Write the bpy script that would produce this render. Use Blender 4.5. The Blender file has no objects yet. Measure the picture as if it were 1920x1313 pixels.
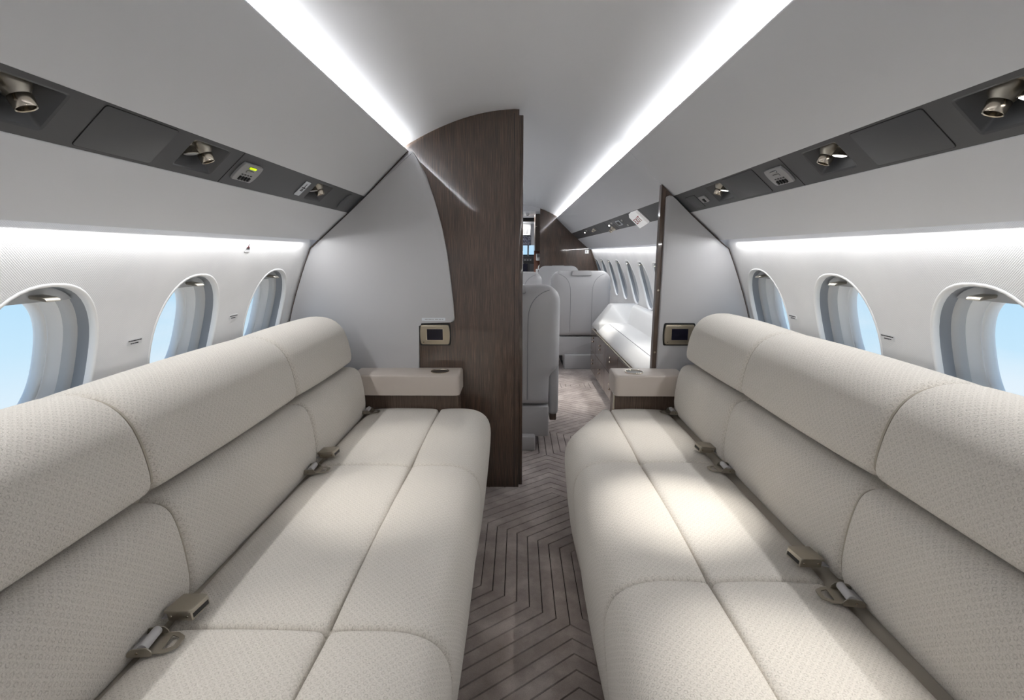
import bpy, bmesh, math, random
import numpy as np
from mathutils import Vector, Matrix
random.seed(7)
S = bpy.context.scene
COL = S.collection
PI = math.pi

# ------------------------------------------------------------------ camera
F = 925.0
TH = math.atan(182 / F)
YW = math.atan(12 * math.cos(TH) / F)
CAMH = 1.23
cam = bpy.data.cameras.new('camera')
cam.sensor_width = 36.0
cam.lens = F / 1920 * 36
cam.clip_start = 0.02
cam_o = bpy.data.objects.new('camera', cam)
COL.objects.link(cam_o)
cam_o.location = (0, 0, CAMH)
cam_o.rotation_euler = (PI / 2 - TH, 0, YW)
S.camera = cam_o

# ------------------------------------------------------------------ colour management
S.view_settings.view_transform = 'Standard'
S.view_settings.look = 'None'
S.view_settings.gamma = 1
S.view_settings.use_curve_mapping = False
S.view_settings.exposure = 0.40

# ------------------------------------------------------------------ sky seen from cruise height
W = bpy.data.worlds.new('sky')
S.world = W
W.use_nodes = True
wn, wl = W.node_tree.nodes, W.node_tree.links
wn.clear()
w_out = wn.new('ShaderNodeOutputWorld')
w_bg = wn.new('ShaderNodeBackground')
w_bg.inputs[1].default_value = 0.78
w_tc = wn.new('ShaderNodeTexCoord')
w_sep = wn.new('ShaderNodeSeparateXYZ')
w_mr = wn.new('ShaderNodeMapRange')
w_mr.inputs[1].default_value = -1
w_mr.inputs[2].default_value = 1
w_cr = wn.new('ShaderNodeValToRGB')
e = w_cr.color_ramp.elements
e[0].position = 0.0
e[0].color = (.95, .97, 1.0, 1)
e[1].position = 1.0
e[1].color = (.16, .38, .80, 1)
for p, c in ((.36, (.84, .91, .97, 1)), (.43, (.57, .80, .965, 1)), (.48, (.47, .74, .955, 1)), (.62, (.38, .64, .93, 1))):
    q = e.new(p)
    q.color = c
w_no = wn.new('ShaderNodeTexNoise')
w_no.inputs['Scale'].default_value = 2.6
w_no.inputs['Detail'].default_value = 7
w_map = wn.new('ShaderNodeMapping')
w_map.inputs['Scale'].default_value = (1, 1, 3.2)
w_c2 = wn.new('ShaderNodeValToRGB')
w_c2.color_ramp.elements[0].position = .50
w_c2.color_ramp.elements[1].position = .78
w_c2.color_ramp.elements[1].color = (.75, .75, .75, 1)
w_mix = wn.new('ShaderNodeMixRGB')
w_mix.inputs[2].default_value = (.88, .93, .98, 1)
wl.new(w_tc.outputs['Generated'], w_sep.inputs[0])
wl.new(w_sep.outputs[2], w_mr.inputs[0])
wl.new(w_mr.outputs[0], w_cr.inputs[0])
wl.new(w_tc.outputs['Generated'], w_map.inputs[0])
wl.new(w_map.outputs[0], w_no.inputs['Vector'])
wl.new(w_no.outputs[0], w_c2.inputs[0])
wl.new(w_c2.outputs[0], w_mix.inputs[0])
wl.new(w_cr.outputs[0], w_mix.inputs[1])
wl.new(w_mix.outputs[0], w_bg.inputs[0])
wl.new(w_bg.outputs[0], w_out.inputs[0])

# ------------------------------------------------------------------ cabin section (half widths and heights, metres)
YA, YB, YM, YF = -0.95, 2.44, 2.475, 7.0      # aft wall, partition face, mid cabin start, forward bulkhead
LIP = (.518, 1.700)                            # cove lip
ST0 = (.735, 1.4935)                           # service strip, inner edge
ST1 = (.820, 1.4185)                           # service strip, outer edge
VB = (.970, 1.290)                             # lower valance edge
_pz = np.array([1.40, 1.30, 1.165, 1.034, .901, .85, .75, .62])
_px = np.array([.962, .998, 1.049, 1.106, 1.147, 1.158, 1.171, 1.176])
_pf = np.polyfit(_pz, _px, 3)


def wx(z):
    if z < .66:
        z = .66
    return float(np.polyval(_pf, z))


# ------------------------------------------------------------------ lamps: cove strips, sidewall wash
def area(name, loc, direction, sx, sy, power, col=(.975, .985, 1)):
    l = bpy.data.lights.new(name, 'AREA')
    l.shape = 'RECTANGLE'
    l.size, l.size_y = sx, sy
    l.energy = power
    l.color = col
    o = bpy.data.objects.new(name, l)
    COL.objects.link(o)
    o.location = loc
    d = Vector(direction).normalized()
    z = -d
    y = Vector((0, 1, 0))
    x = y.cross(z).normalized()
    o.matrix_world = Matrix.Translation(loc) @ Matrix((x, y, z)).transposed().to_4x4()
    return o


COVE, WASH = 11.5, 5.6
for s in (-1, 1):
    for a, b in ((YA + .02, YB - .01), (YM + .01, YF - .01)):
        L = b - a
        area('cove_lamp', (s * .558, (a + b) / 2, 1.687), (-s * .93, 0, .37), .008, L, COVE * L / 3.4)
        area('wash_lamp', (s * .984, (a + b) / 2, 1.2890), (-s * .36, 0, -.93), .007, L - .16, WASH * L / 3.4)


def spot(loc, target, power, angle, blend=.6, col=(1, .97, .92), r=.012):
    l = bpy.data.lights.new('reading_fill_spot', 'SPOT')
    l.energy = power
    l.spot_size = math.radians(angle)
    l.spot_blend = blend
    l.color = col
    l.shadow_soft_size = r
    o = bpy.data.objects.new('reading_fill_spot', l)
    COL.objects.link(o)
    o.location = loc
    d = (Vector(target) - Vector(loc)).normalized()
    o.rotation_euler = d.to_track_quat('-Z', 'Y').to_euler()
    return o


# ------------------------------------------------------------------ materials
def rgb(r, g, b):
    f = lambda v: (v / 255 / 12.92) if v / 255 <= .04045 else ((v / 255 + .055) / 1.055) ** 2.4
    return (f(r), f(g), f(b), 1)


class Mat:
    def __init__(self, name, col=(.5, .5, .5, 1), rough=.5, metal=0, coat=0, coat_rough=.03, spec=.5, emit=None, es=1):
        self.m = bpy.data.materials.new(name)
        self.m.use_nodes = True
        self.n, self.l = self.m.node_tree.nodes, self.m.node_tree.links
        self.b = self.n['Principled BSDF']
        self.b.inputs['Base Color'].default_value = col
        self.b.inputs['Roughness'].default_value = rough
        self.b.inputs['Metallic'].default_value = metal
        self.b.inputs['Coat Weight'].default_value = coat
        self.b.inputs['Coat Roughness'].default_value = coat_rough
        self.b.inputs['Specular IOR Level'].default_value = spec
        if emit:
            self.b.inputs['Emission Color'].default_value = emit
            self.b.inputs['Emission Strength'].default_value = es

    def coord(self, kind='Object', scale=(1, 1, 1), rot=(0, 0, 0)):
        t = self.n.new('ShaderNodeTexCoord')
        m = self.n.new('ShaderNodeMapping')
        m.inputs['Scale'].default_value = scale
        m.inputs['Rotation'].default_value = rot
        self.l.new(t.outputs[kind], m.inputs[0])
        return m.outputs[0]

    def noise(self, vec, scale, detail=2, rough=.5):
        t = self.n.new('ShaderNodeTexNoise')
        t.inputs['Scale'].default_value = scale
        t.inputs['Detail'].default_value = detail
        t.inputs['Roughness'].default_value = rough
        self.l.new(vec, t.inputs['Vector'])
        return t.outputs[0]

    def math(self, op, a, b=None, c=None, clamp=False):
        t = self.n.new('ShaderNodeMath')
        t.operation = op
        t.use_clamp = clamp
        for i, v in enumerate((a, b, c)):
            if v is None:
                continue
            if isinstance(v, (int, float)):
                t.inputs[i].default_value = v
            else:
                self.l.new(v, t.inputs[i])
        return t.outputs[0]

    def ramp(self, fac, stops):
        t = self.n.new('ShaderNodeValToRGB')
        el = t.color_ramp.elements
        el[0].position, el[0].color = stops[0]
        el[1].position, el[1].color = stops[-1]
        for p, c in stops[1:-1]:
            q = el.new(p)
            q.color = c
        self.l.new(fac, t.inputs[0])
        return t.outputs[0]

    def bump(self, h, strength=.3, dist=.002):
        t = self.n.new('ShaderNodeBump')
        t.inputs['Strength'].default_value = strength
        t.inputs['Distance'].default_value = dist
        self.l.new(h, t.inputs['Height'])
        self.l.new(t.outputs[0], self.b.inputs['Normal'])

    def color(self, out):
        self.l.new(out, self.b.inputs['Base Color'])


def G(v, w=1):
    return (v, v, v, w)


# woven cream fabric with small embossed rings
m_ = Mat('cream_fabric', rgb(214, 208, 197), .85, spec=.25)
uv = m_.coord('UV', (1, 1, 1), (0, 0, PI / 4))
vor = m_.n.new('ShaderNodeTexVoronoi')
vor.voronoi_dimensions = '2D'
vor.inputs['Scale'].default_value = 86
vor.inputs['Randomness'].default_value = 0
m_.l.new(uv, vor.inputs['Vector'])
d_ = vor.outputs['Distance']
ring = m_.math('SUBTRACT', 1, m_.math('MULTIPLY', m_.math('ABSOLUTE', m_.math('SUBTRACT', d_, .27)), 8), clamp=True)
uv2 = m_.coord('UV')
ring = m_.math('MULTIPLY', ring, m_.math('MULTIPLY_ADD', m_.noise(uv2, 190, 2), 2.4, -.55, clamp=True))
wv = m_.noise(m_.coord('UV', (1, .55, 1), (0, 0, .6)), 1150, 2, .6)
wl2 = m_.noise(uv2, 330, 3, .65)
cf = m_.math('ADD', m_.math('MULTIPLY', ring, -.17), m_.math('ADD', m_.math('MULTIPLY', wv, .62), m_.math('MULTIPLY', wl2, .48)))
m_.color(m_.ramp(cf, ((.26, rgb(176, 168, 156)), (.74, rgb(240, 234, 225)))))
m_.bump(m_.math('ADD', m_.math('MULTIPLY', ring, -.7), m_.math('ADD', m_.math('MULTIPLY', wv, 1.0), m_.math('MULTIPLY', wl2, 1.0))), .85, .0018)
m_.b.inputs['Sheen Weight'].default_value = .25
m_.b.inputs['Sheen Roughness'].default_value = .5
FABRIC = m_.m
FABRIC_PIPE = Mat('cream_piping', rgb(176, 168, 155), .85, spec=.2).m

m_ = Mat('ceiling_satin', rgb(235, 236, 239), .34, spec=.55)
m_.bump(m_.noise(m_.coord('Object', (1, 1, 1)), 900, 2), .05, .0006)
CEIL = m_.m
m_ = Mat('valance_leather', rgb(222, 223, 226), .5, spec=.4)
m_.bump(m_.noise(m_.coord(), 1100, 2), .06, .0006)
VAL = m_.m
# sidewall cloth: fine diagonal weave
m_ = Mat('sidewall_weave', rgb(232, 231, 230), .8, spec=.2)
v1 = m_.coord('Object', (1, 1, 1))
sp_ = m_.n.new('ShaderNodeSeparateXYZ')
m_.l.new(v1, sp_.inputs[0])
a1 = m_.math('SINE', m_.math('MULTIPLY', sp_.outputs[1], 1150))
a2 = m_.math('SINE', m_.math('MULTIPLY', sp_.outputs[2], 1250))
wv = m_.math('MULTIPLY', a1, a2)
m_.color(m_.ramp(m_.math('ADD', m_.math('MULTIPLY', wv, .35), m_.noise(v1, 5, 4)), ((.1, rgb(232, 231, 231)), (.75, rgb(248, 247, 246)))))
m_.bump(wv, .22, .0012)
WALLM = m_.m
STRIP = Mat('service_strip_grey', rgb(80, 81, 83), .38, spec=.5).m
STRIP2 = Mat('service_panel_grey', rgb(85, 86, 88), .42, spec=.45).m
DARK = Mat('dark_gap', rgb(20, 18, 17), .7).m
BLACK = Mat('black_plastic', rgb(12, 12, 13), .4).m
m_ = Mat('brushed_nickel', rgb(178, 172, 160), .34, metal=1)
m_.l.new(m_.math('ADD', m_.math('MULTIPLY', m_.noise(m_.coord('Object', (30, 400, 400)), 3, 2), .18), .28), m_.b.inputs['Roughness'])
NICK = m_.m
NICKL = Mat('polished_nickel', rgb(206, 196, 180), .2, metal=1).m
SILV = Mat('silver_plastic', rgb(168, 168, 168), .4, metal=.2).m
WEB = Mat('grey_webbing', rgb(178, 176, 176), .6).m


def wood(name, dark, mid, light, coat):
    w = Mat(name, mid, .42, coat=coat, coat_rough=.04)
    v = w.coord('Object', (1, 1, .020))
    g = w.noise(v, 380, 4, .65)
    v2 = w.coord('Object', (1, 1, .05))
    g2 = w.noise(v2, 26, 2)
    f = w.math('ADD', w.math('MULTIPLY', g, .84), w.math('MULTIPLY', g2, .16))
    w.color(w.ramp(f, ((.33, dark), (.5, mid), (.66, light))))
    return w.m


WOOD = wood('lacquered_walnut', rgb(46, 34, 27), rgb(73, 56, 45), rgb(108, 86, 69), 1.0)
WOODS = wood('satin_walnut', rgb(60, 48, 39), rgb(86, 70, 59), rgb(112, 94, 80), .2)
m_ = Mat('grey_leather_panel', rgb(184, 183, 184), .32, spec=.5)
m_.bump(m_.noise(m_.coord(), 800, 2), .05, .0006)
PANEL = m_.m
m_ = Mat('armrest_leather', rgb(184, 174, 165), .42)
m_.bump(m_.noise(m_.coord(), 700, 2), .07, .0006)
ARM = m_.m
m_ = Mat('pale_grey_leather', rgb(186, 185, 186), .34)
m_.bump(m_.noise(m_.coord(), 600, 3), .08, .0008)
SEATL = m_.m
SEAM = Mat('grey_seam', rgb(140, 141, 144), .6).m
WHITEL = Mat('white_leather', rgb(226, 225, 223), .42).m
REVEAL = Mat('window_reveal', rgb(206, 205, 203), .4).m
TRACK = Mat('window_track_shaded', rgb(150, 152, 155), .45).m  # darker than the reveal, the tunnel's shading put into its colour
WHITE = Mat('white_plastic', rgb(250, 249, 247), .32).m
SHADE = Mat('shade_grey', rgb(176, 178, 180), .5).m
SCREEN = Mat('dark_screen', rgb(14, 13, 30), .12).m
BEZ = Mat('champagne_bezel', rgb(168, 158, 140), .32, metal=.75).m
GREEN = Mat('lit_green_button', rgb(170, 190, 20), .4, emit=rgb(190, 215, 10), es=.8).m
LENS = Mat('lit_lens', (1, 1, 1, 1), .3, emit=(1, .98, .95, 1), es=3).m
RED = Mat('sign_red', rgb(150, 24, 34), .5).m
SIGNW = Mat('sign_white', rgb(225, 225, 225), .4, emit=(1, .99, .97, 1), es=.25).m
PLAC = Mat('placard_pale', rgb(214, 219, 224), .4).m
INK = Mat('ink', rgb(52, 52, 54), .6).m
PINK = Mat('dark_red_ink', rgb(84, 14, 28), .6).m
PANELW = Mat('pale_print', rgb(190, 190, 205), .5).m
COPPER = Mat('galley_copper', rgb(120, 84, 70), .35, metal=.4).m
# carpet: short pile with soft sheen and random tone patches
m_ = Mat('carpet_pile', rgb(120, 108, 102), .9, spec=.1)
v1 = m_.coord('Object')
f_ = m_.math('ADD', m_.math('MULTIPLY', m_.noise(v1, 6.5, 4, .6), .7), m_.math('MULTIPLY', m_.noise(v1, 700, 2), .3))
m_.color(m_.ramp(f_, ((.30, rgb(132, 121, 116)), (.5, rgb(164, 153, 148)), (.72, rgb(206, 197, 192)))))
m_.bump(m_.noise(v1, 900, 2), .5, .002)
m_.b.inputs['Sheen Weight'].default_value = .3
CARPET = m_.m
GROOVE = Mat('carpet_groove', rgb(72, 63, 58), .95, spec=.05).m
# window pane: clear with a little reflection
mg = bpy.data.materials.new('pane_glass')
mg.use_nodes = True
gn, gl = mg.node_tree.nodes, mg.node_tree.links
gn.clear()
g_o = gn.new('ShaderNodeOutputMaterial')
g_m = gn.new('ShaderNodeMixShader')
g_w = gn.new('ShaderNodeLayerWeight')
g_f = gn.new('ShaderNodeMath')
g_f.operation = 'POWER'
g_f.inputs[1].default_value = 5
gl.new(g_w.outputs['Facing'], g_f.inputs[0])
g_t = gn.new('ShaderNodeBsdfTransparent')
g_g = gn.new('ShaderNodeBsdfGlossy')
g_g.inputs['Roughness'].default_value = .03
gl.new(g_f.outputs[0], g_m.inputs[0])
gl.new(g_t.outputs[0], g_m.inputs[1])
gl.new(g_g.outputs[0], g_m.inputs[2])
gl.new(g_m.outputs[0], g_o.inputs[0])
GLASS = mg

# ------------------------------------------------------------------ object helpers
ABS = {}


def _link(o, parent):
    COL.objects.link(o)
    if parent is not None:
        o.parent = parent
        ABS[o.name] = ABS.get(parent.name, Vector((0, 0, 0))).copy()
    else:
        ABS[o.name] = Vector((0, 0, 0))
    return o


def tag(o, label=None, cat=None, group=None, kind=None):
    for k, v in (('label', label), ('category', cat), ('group', group), ('kind', kind)):
        if v:
            o[k] = v
    return o


def thing(name, label, cat, loc=(0, 0, 0), group=None, kind=None):
    o = bpy.data.objects.new(name, None)
    o.empty_display_size = .05
    _link(o, None)
    o.location = loc
    ABS[o.name] = Vector(loc)
    return tag(o, label, cat, group, kind)


def mesh_data(name, verts, faces, mat, smooth=True, angle=35, uvs=None):
    me = bpy.data.meshes.new(name)
    me.from_pydata([tuple(v) for v in verts], [], faces)
    bm = bmesh.new()
    bm.from_mesh(me)
    if uvs is not None:
        lay = bm.loops.layers.uv.new('UVMap')
        for f in bm.faces:
            for lp in f.loops:
                lp[lay].uv = uvs[lp.vert.index]
    bmesh.ops.recalc_face_normals(bm, faces=bm.faces[:])
    bm.to_mesh(me)
    bm.free()
    if smooth:
        me.shade_smooth()
        me.set_sharp_from_angle(angle=math.radians(angle))
    if mat:
        me.materials.append(mat)
    return me


def M(name, verts, faces, mat, parent=None, world=True, **kw):
    """one mesh object; verts in world coordinates unless world=False (then in the parent's frame)"""
    if world and parent is not None:
        off = ABS[parent.name]
        verts = [Vector(v) - off for v in verts]
    me = mesh_data(name, verts, faces, mat, **kw)
    return _link(bpy.data.objects.new(name, me), parent)


class B:
    """collects shapes into one vertex/face list"""

    def __init__(self):
        self.v, self.f = [], []

    def add(self, v, f):
        n = len(self.v)
        self.v += [Vector(p) for p in v]
        self.f += [[i + n for i in q] for q in f]
        return self

    def bm(self, bm):
        bm.verts.index_update()
        v = [p.co.copy() for p in bm.verts]
        f = [[p.index for p in q.verts] for q in bm.faces]
        bm.free()
        return self.add(v, f)

    def box(self, c, s, bev=0, seg=2, rot=None):
        bm = bmesh.new()
        bmesh.ops.create_cube(bm, size=1)
        for p in bm.verts:
            p.co = Vector((p.co.x * s[0], p.co.y * s[1], p.co.z * s[2]))
        if bev:
            bmesh.ops.bevel(bm, geom=bm.edges[:], offset=bev, segments=seg, profile=.5, affect='EDGES')
        for p in bm.verts:
            if rot is not None:
                p.co = rot @ p.co
            p.co += Vector(c)
        return self.bm(bm)

    def lathe(self, prof, n=24, base=Matrix.Identity(4), cap0=True, cap1=True):
        v, f = [], []
        for r, z in prof:
            for i in range(n):
                a = 2 * PI * i / n
                v.append(base @ Vector((r * math.cos(a), r * math.sin(a), z)))
        for k in range(len(prof) - 1):
            for i in range(n):
                j = (i + 1) % n
                f.append([k * n + i, k * n + j, (k + 1) * n + j, (k + 1) * n + i])
        if cap0:
            f.append(list(range(n))[::-1])
        if cap1:
            f.append([(len(prof) - 1) * n + i for i in range(n)])
        return self.add(v, f)

    def tube(self, path, r, n=8, flat=1.0):
        v, f = [], []
        path = [Vector(p) for p in path]
        for k, p in enumerate(path):
            t = (path[min(k + 1, len(path) - 1)] - path[max(k - 1, 0)]).normalized()
            up = Vector((0, 1, 0)) if abs(t.y) < .9 else Vector((1, 0, 0))
            a = t.cross(up).normalized()
            b = t.cross(a).normalized()
            for i in range(n):
                q = 2 * PI * i / n
                v.append(p + a * r * math.cos(q) + b * r * flat * math.sin(q))
        for k in range(len(path) - 1):
            for i in range(n):
                j = (i + 1) % n
                f.append([k * n + i, k * n + j, (k + 1) * n + j, (k + 1) * n + i])
        f.append(list(range(n)))
        f.append([(len(path) - 1) * n + i for i in range(n)])
        return self.add(v, f)

    def slab(self, poly, d0, d1, fn, bev=0, seg=3, both=False):
        """polygon (2-D) extruded between depths d0 (face side) and d1; fn(u, w, d) -> xyz"""
        bm = bmesh.new()
        a = [bm.verts.new((p[0], p[1], d0)) for p in poly]
        b = [bm.verts.new((p[0], p[1], d1)) for p in poly]
        n = len(poly)
        f0 = bm.faces.new(a)
        f1 = bm.faces.new(b[::-1])
        for i in range(n):
            bm.faces.new((a[i], b[i], b[(i + 1) % n], a[(i + 1) % n]))
        if bev:
            ed = list(f0.edges) + (list(f1.edges) if both else [])
            bmesh.ops.bevel(bm, geom=ed, offset=bev, segments=seg, profile=.5, affect='EDGES')
        for p in bm.verts:
            p.co = Vector(fn(p.co.x, p.co.y, p.co.z))
        return self.bm(bm)

    def make(self, name, mat, parent=None, world=True, **kw):
        return M(name, self.v, self.f, mat, parent, world, **kw)


XZ = lambda u, w, d: (u, d, w)          # slabs facing along Y
XY = lambda u, w, d: (u, w, d)


def rounded(poly, r, seg=5):
    """round the corners of a polygon; r scalar or list per corner"""
    out = []
    n = len(poly)
    for i in range(n):
        ri = r[i] if isinstance(r, (list, tuple)) else r
        p = Vector(poly[i]).to_2d() if False else Vector((poly[i][0], poly[i][1]))
        a = Vector(poly[i - 1][:2]) - p
        b = Vector(poly[(i + 1) % n][:2]) - p
        if ri <= 0:
            out.append((p.x, p.y))
            continue
        ri = min(ri, a.length * .48, b.length * .48)
        q0 = p + a.normalized() * ri
        q1 = p + b.normalized() * ri
        for k in range(seg + 1):
            t = k / seg
            v = q0 * (1 - t) ** 2 + p * 2 * t * (1 - t) + q1 * t ** 2
            out.append((v.x, v.y))
    return out


def chaikin(pts, it=1, closed=True):
    for _ in range(it):
        o = []
        n = len(pts)
        for i in range(n if closed else n - 1):
            a, b = pts[i], pts[(i + 1) % n]
            o.append((a[0] * .75 + b[0] * .25, a[1] * .75 + b[1] * .25))
            o.append((a[0] * .25 + b[0] * .75, a[1] * .25 + b[1] * .75))
        if not closed:
            o = [pts[0]] + o + [pts[-1]]
        pts = o
    return pts


def inset(poly, d):
    """move a closed polygon inwards by d along its vertex normals"""
    n = len(poly)
    ar = sum(poly[i][0] * poly[(i + 1) % n][1] - poly[(i + 1) % n][0] * poly[i][1] for i in range(n))
    sg = 1 if ar > 0 else -1
    out = []
    for i in range(n):
        a, b = Vector(poly[i - 1]), Vector(poly[(i + 1) % n])
        t = (b - a)
        if t.length < 1e-9:
            out.append(poly[i])
            continue
        t.normalize()
        nn = Vector((-t.y, t.x)) * sg
        out.append((poly[i][0] + nn.x * d, poly[i][1] + nn.y * d))
    return out


def cushion(name, sec, y0, y1, s, mat, parent, r=.02, bulge=.006, uv0=0.0, warp=None):
    """closed section (|x|, z) swept from y0 to y1 with rounded ends; s = side"""
    n = len(sec)
    acc = [0.0]
    for i in range(n):
        acc.append(acc[-1] + math.dist(sec[i], sec[(i + 1) % n]))
    rows = []
    K = 5
    for k in range(K + 1):
        a = PI / 2 * k / K
        rows.append((y0 + r * (1 - math.sin(a)) * 1.0 if False else y0 + r * (1 - math.cos(a)), r * (1 - math.sin(a))))
    NB = 16
    for k in range(1, NB):
        t = k / NB
        rows.append((y0 + r + (y1 - y0 - 2 * r) * t, -bulge * math.sin(PI * t) ** .8))
    for k in range(K, -1, -1):
        a = PI / 2 * k / K
        rows.append((y1 - r * (1 - math.cos(a)), r * (1 - math.sin(a))))
    v, f, uvs = [], [], []
    for y, d in rows:
        p = inset(sec, d)
        for i in range(n + 1):
            q = p[i % n]
            xq = warp(q[0], y) if warp else q[0]
            v.append((s * xq, y, q[1]))
            uvs.append((acc[i] + uv0, y))
    m = n + 1
    for k in range(len(rows) - 1):
        for i in range(n):
            f.append([k * m + i, k * m + i + 1, (k + 1) * m + i + 1, (k + 1) * m + i])
    f.append([i for i in range(n)])
    f.append([(len(rows) - 1) * m + i for i in range(n)])
    o = M(name, v, f, mat, parent, uvs=uvs, angle=70)
    return o


# ================================================================== STRUCTURE
nst = [0]


def struct(o, label, cat):
    return tag(o, label, cat, kind='structure')


# ---- ceiling
cprof = [(0, 1.880), (.13, 1.870), (.26, 1.840), (.38, 1.797), (.47, 1.753), (.54, 1.716), (.60, 1.680), (.66, 1.640)]
cx_ = np.array([p[0] for p in cprof])
cz_ = np.array([p[1] for p in cprof])
cpf = np.polyfit(np.concatenate([cx_, -cx_]), np.concatenate([cz_, cz_]), 6)


def ceil_z(x):
    a = abs(x)
    if a > .532:            # light cavity behind the lip
        return float(np.polyval(cpf, .532)) + .12 * (a - .532)
    return float(np.polyval(cpf, x))


xs = np.linspace(-.665, .665, 71)
v = [(x, y, ceil_z(x)) for y in (YA, YB, YM, YF + .05) for x in xs]
v += [(x, y, ceil_z(x) + .02) for y in (YA, YB, YM, YF + .05) for x in xs]
n = len(xs)
f = []
for k in range(3):
    for i in range(n - 1):
        f.append([k * n + i, k * n + i + 1, (k + 1) * n + i + 1, (k + 1) * n + i])
        o_ = 4 * n
        f.append([o_ + k * n + i, o_ + (k + 1) * n + i, o_ + (k + 1) * n + i + 1, o_ + k * n + i + 1])
struct(M('ceiling', v, f, CEIL, angle=60), 'smooth arched white cabin ceiling between the two light coves', 'ceiling')

# ---- floor with carved carpet stripes
floor = M('floor', *(lambda b: (b.v, b.f))(B().box((0, 3.3, -.02), (2.4, 8.6, .04))), GROOVE, smooth=False)
struct(floor, 'taupe carpet with carved zigzag stripes along the aisle', 'floor')


SL, MT = .74, .62      # slope of the diagonals, of the mitre lines
PX, PY = .045, .045 * (SL + MT) / 1.0
X0c, Y0c = .177, 1.45


PER = 1.887 - Y0c + 16 * PY      # the pattern repeats along the aisle


def path(k, kk, p, arm):
    """carved line k in repeat p; kk = index of the stripe it bounds (decides which way it turns)"""
    out = []
    x = X0c + PX * k
    yb = Y0c + p * PER + MT * abs(x - X0c)
    yt = 1.887 + p * PER - MT * (x - X0c)
    if yt < yb + 2e-4:
        yb = (yt + yb) / 2 - 1e-4
        yt = yb + 2e-4
    if arm:
        out.append((x + 3.0 * arm, yb - SL * 3.0))
    out += [(x, yb), (x, yt)]
    if kk <= -17 and p < 4:
        return out + path(k + 16, kk + 16, p + 1, 0)
    if kk <= -9:
        ya = yt + SL * (X0c - x)
        return out + [(X0c, ya), (X0c + 3.0, ya - SL * 3.0)]
    # ends against the lowest right arm of the next repeat
    y1 = 1.887 + p * PER + 8 * PY
    xe = X0c + (y1 - (yt - SL * (x - X0c))) / (2 * SL)
    return out + [(xe, yt + SL * (xe - x))]


def poly_off(P, d):
    """polyline moved sideways by d (left of its direction), mitred"""
    out = []
    for i in range(len(P)):
        p = Vector(P[i])
        e0 = (p - Vector(P[i - 1])).normalized() if i else None
        e1 = (Vector(P[i + 1]) - p).normalized() if i < len(P) - 1 else None
        e0 = e0 or e1
        e1 = e1 or e0
        n0, n1 = Vector((-e0.y, e0.x)), Vector((-e1.y, e1.x))
        b = (n0 + n1)
        b = n0 if b.length < 1e-6 else b.normalized()
        q = p + b * (d / max(b.dot(n0), .3))
        out.append((q.x, q.y))
    return out


def clip3(poly, lim):
    for ax, l, sg in ((0, lim[0], 1), (0, lim[1], -1), (1, lim[2], 1), (1, lim[3], -1)):
        o = []
        for i in range(len(poly)):
            a, b = poly[i - 1], poly[i]
            da, db = (a[ax] - l) * sg, (b[ax] - l) * sg
            if (da >= 0) != (db >= 0):
                t = da / (da - db)
                o.append(tuple(a[k] + (b[k] - a[k]) * t for k in range(3)))
            if db >= 0:
                o.append(b)
        poly = o
        if len(poly) < 3:
            return []
    return poly


pairs = []
for k in range(-76, 8):
    arm = -1 if k < 0 else 1
    pairs.append((path(k, k, 0, arm), path(k + 1, k, 0, arm), 0.0))
for p in range(0, 5):
    for k in range(0, 8):
        if p:
            pairs.append((path(k, k, p, 1), path(k + 1, k, p, 1), 0.0))
    xw = X0c + 8 * PX
    yw = (Y0c + 1.887) / 2 + p * PER
    for k in range(0, 14):
        a_, b_ = k * PX, (k + 1) * PX
        pairs.append(([(xw + a_, yw - SL * a_ - 2e-4), (xw + a_, yw + SL * a_ + 2e-4)], [(xw + b_, yw - SL * b_), (xw + b_, yw + SL * b_)], 0.0))
for j in range(0, 30):
    ya, yb = Y0c - PY * j, Y0c - PY * (j + 1)
    ch = lambda y: [(X0c - 3, y - 3 * SL), (X0c, y), (X0c + 3, y - 3 * SL)]
    pairs.append((ch(ya), ch(yb), 0.0))
GR = .0012
rest = B()
nshown = 0
for a, b, dz_ in pairs:
    # which side is b on?
    m = len(a) // 2
    e_ = Vector(a[m]) - Vector(a[m - 1])
    w_ = Vector(b[m]) - Vector(a[m])
    sg = 1 if e_.x * w_.y - e_.y * w_.x > 0 else -1
    alo, ahi = poly_off(a, sg * GR), poly_off(a, sg * (GR + .0014))
    blo, bhi = poly_off(b, -sg * GR), poly_off(b, -sg * (GR + .0014))
    zl_, zh_ = .0006 + dz_, .0052 + dz_
    for lim in ((-.50, .55, -.4, 2.42), (-1.0, 1.0, 2.42, 6.95)):
        vv_, ff_ = [], []
        for i in range(len(a) - 1):
            for q in ([(*ahi[i], zh_), (*ahi[i + 1], zh_), (*bhi[i + 1], zh_), (*bhi[i], zh_)],
                      [(*alo[i], zl_), (*alo[i + 1], zl_), (*ahi[i + 1], zh_), (*ahi[i], zh_)],
                      [(*blo[i], zl_), (*blo[i + 1], zl_), (*bhi[i + 1], zh_), (*bhi[i], zh_)]):
                p = clip3(q, lim)
                if len(p) < 3:
                    continue
                n0 = len(vv_)
                vv_ += p
                ff_.append(list(range(n0, n0 + len(p))))
        if not ff_:
            continue
        seen = any(.95 < q[1] < 4.6 and -.25 < q[0] < .75 for q in vv_)
        if seen and nshown < 240:
            nshown += 1
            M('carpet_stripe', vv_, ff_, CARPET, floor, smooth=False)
        else:
            rest.add(vv_, ff_)
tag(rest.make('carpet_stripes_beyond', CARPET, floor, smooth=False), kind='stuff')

# ---- sidewalls with window openings
ZC, WA, WB = .945, .163, .213
WL = [.58, 1.11, 1.64, 2.17]
WR = [.63, 1.163, 1.69, 2.22]
WM = [2.95, 3.42, 3.91, 4.40, 4.91, 5.42, 5.92, 6.42, 6.88]
NT = 48


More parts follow.
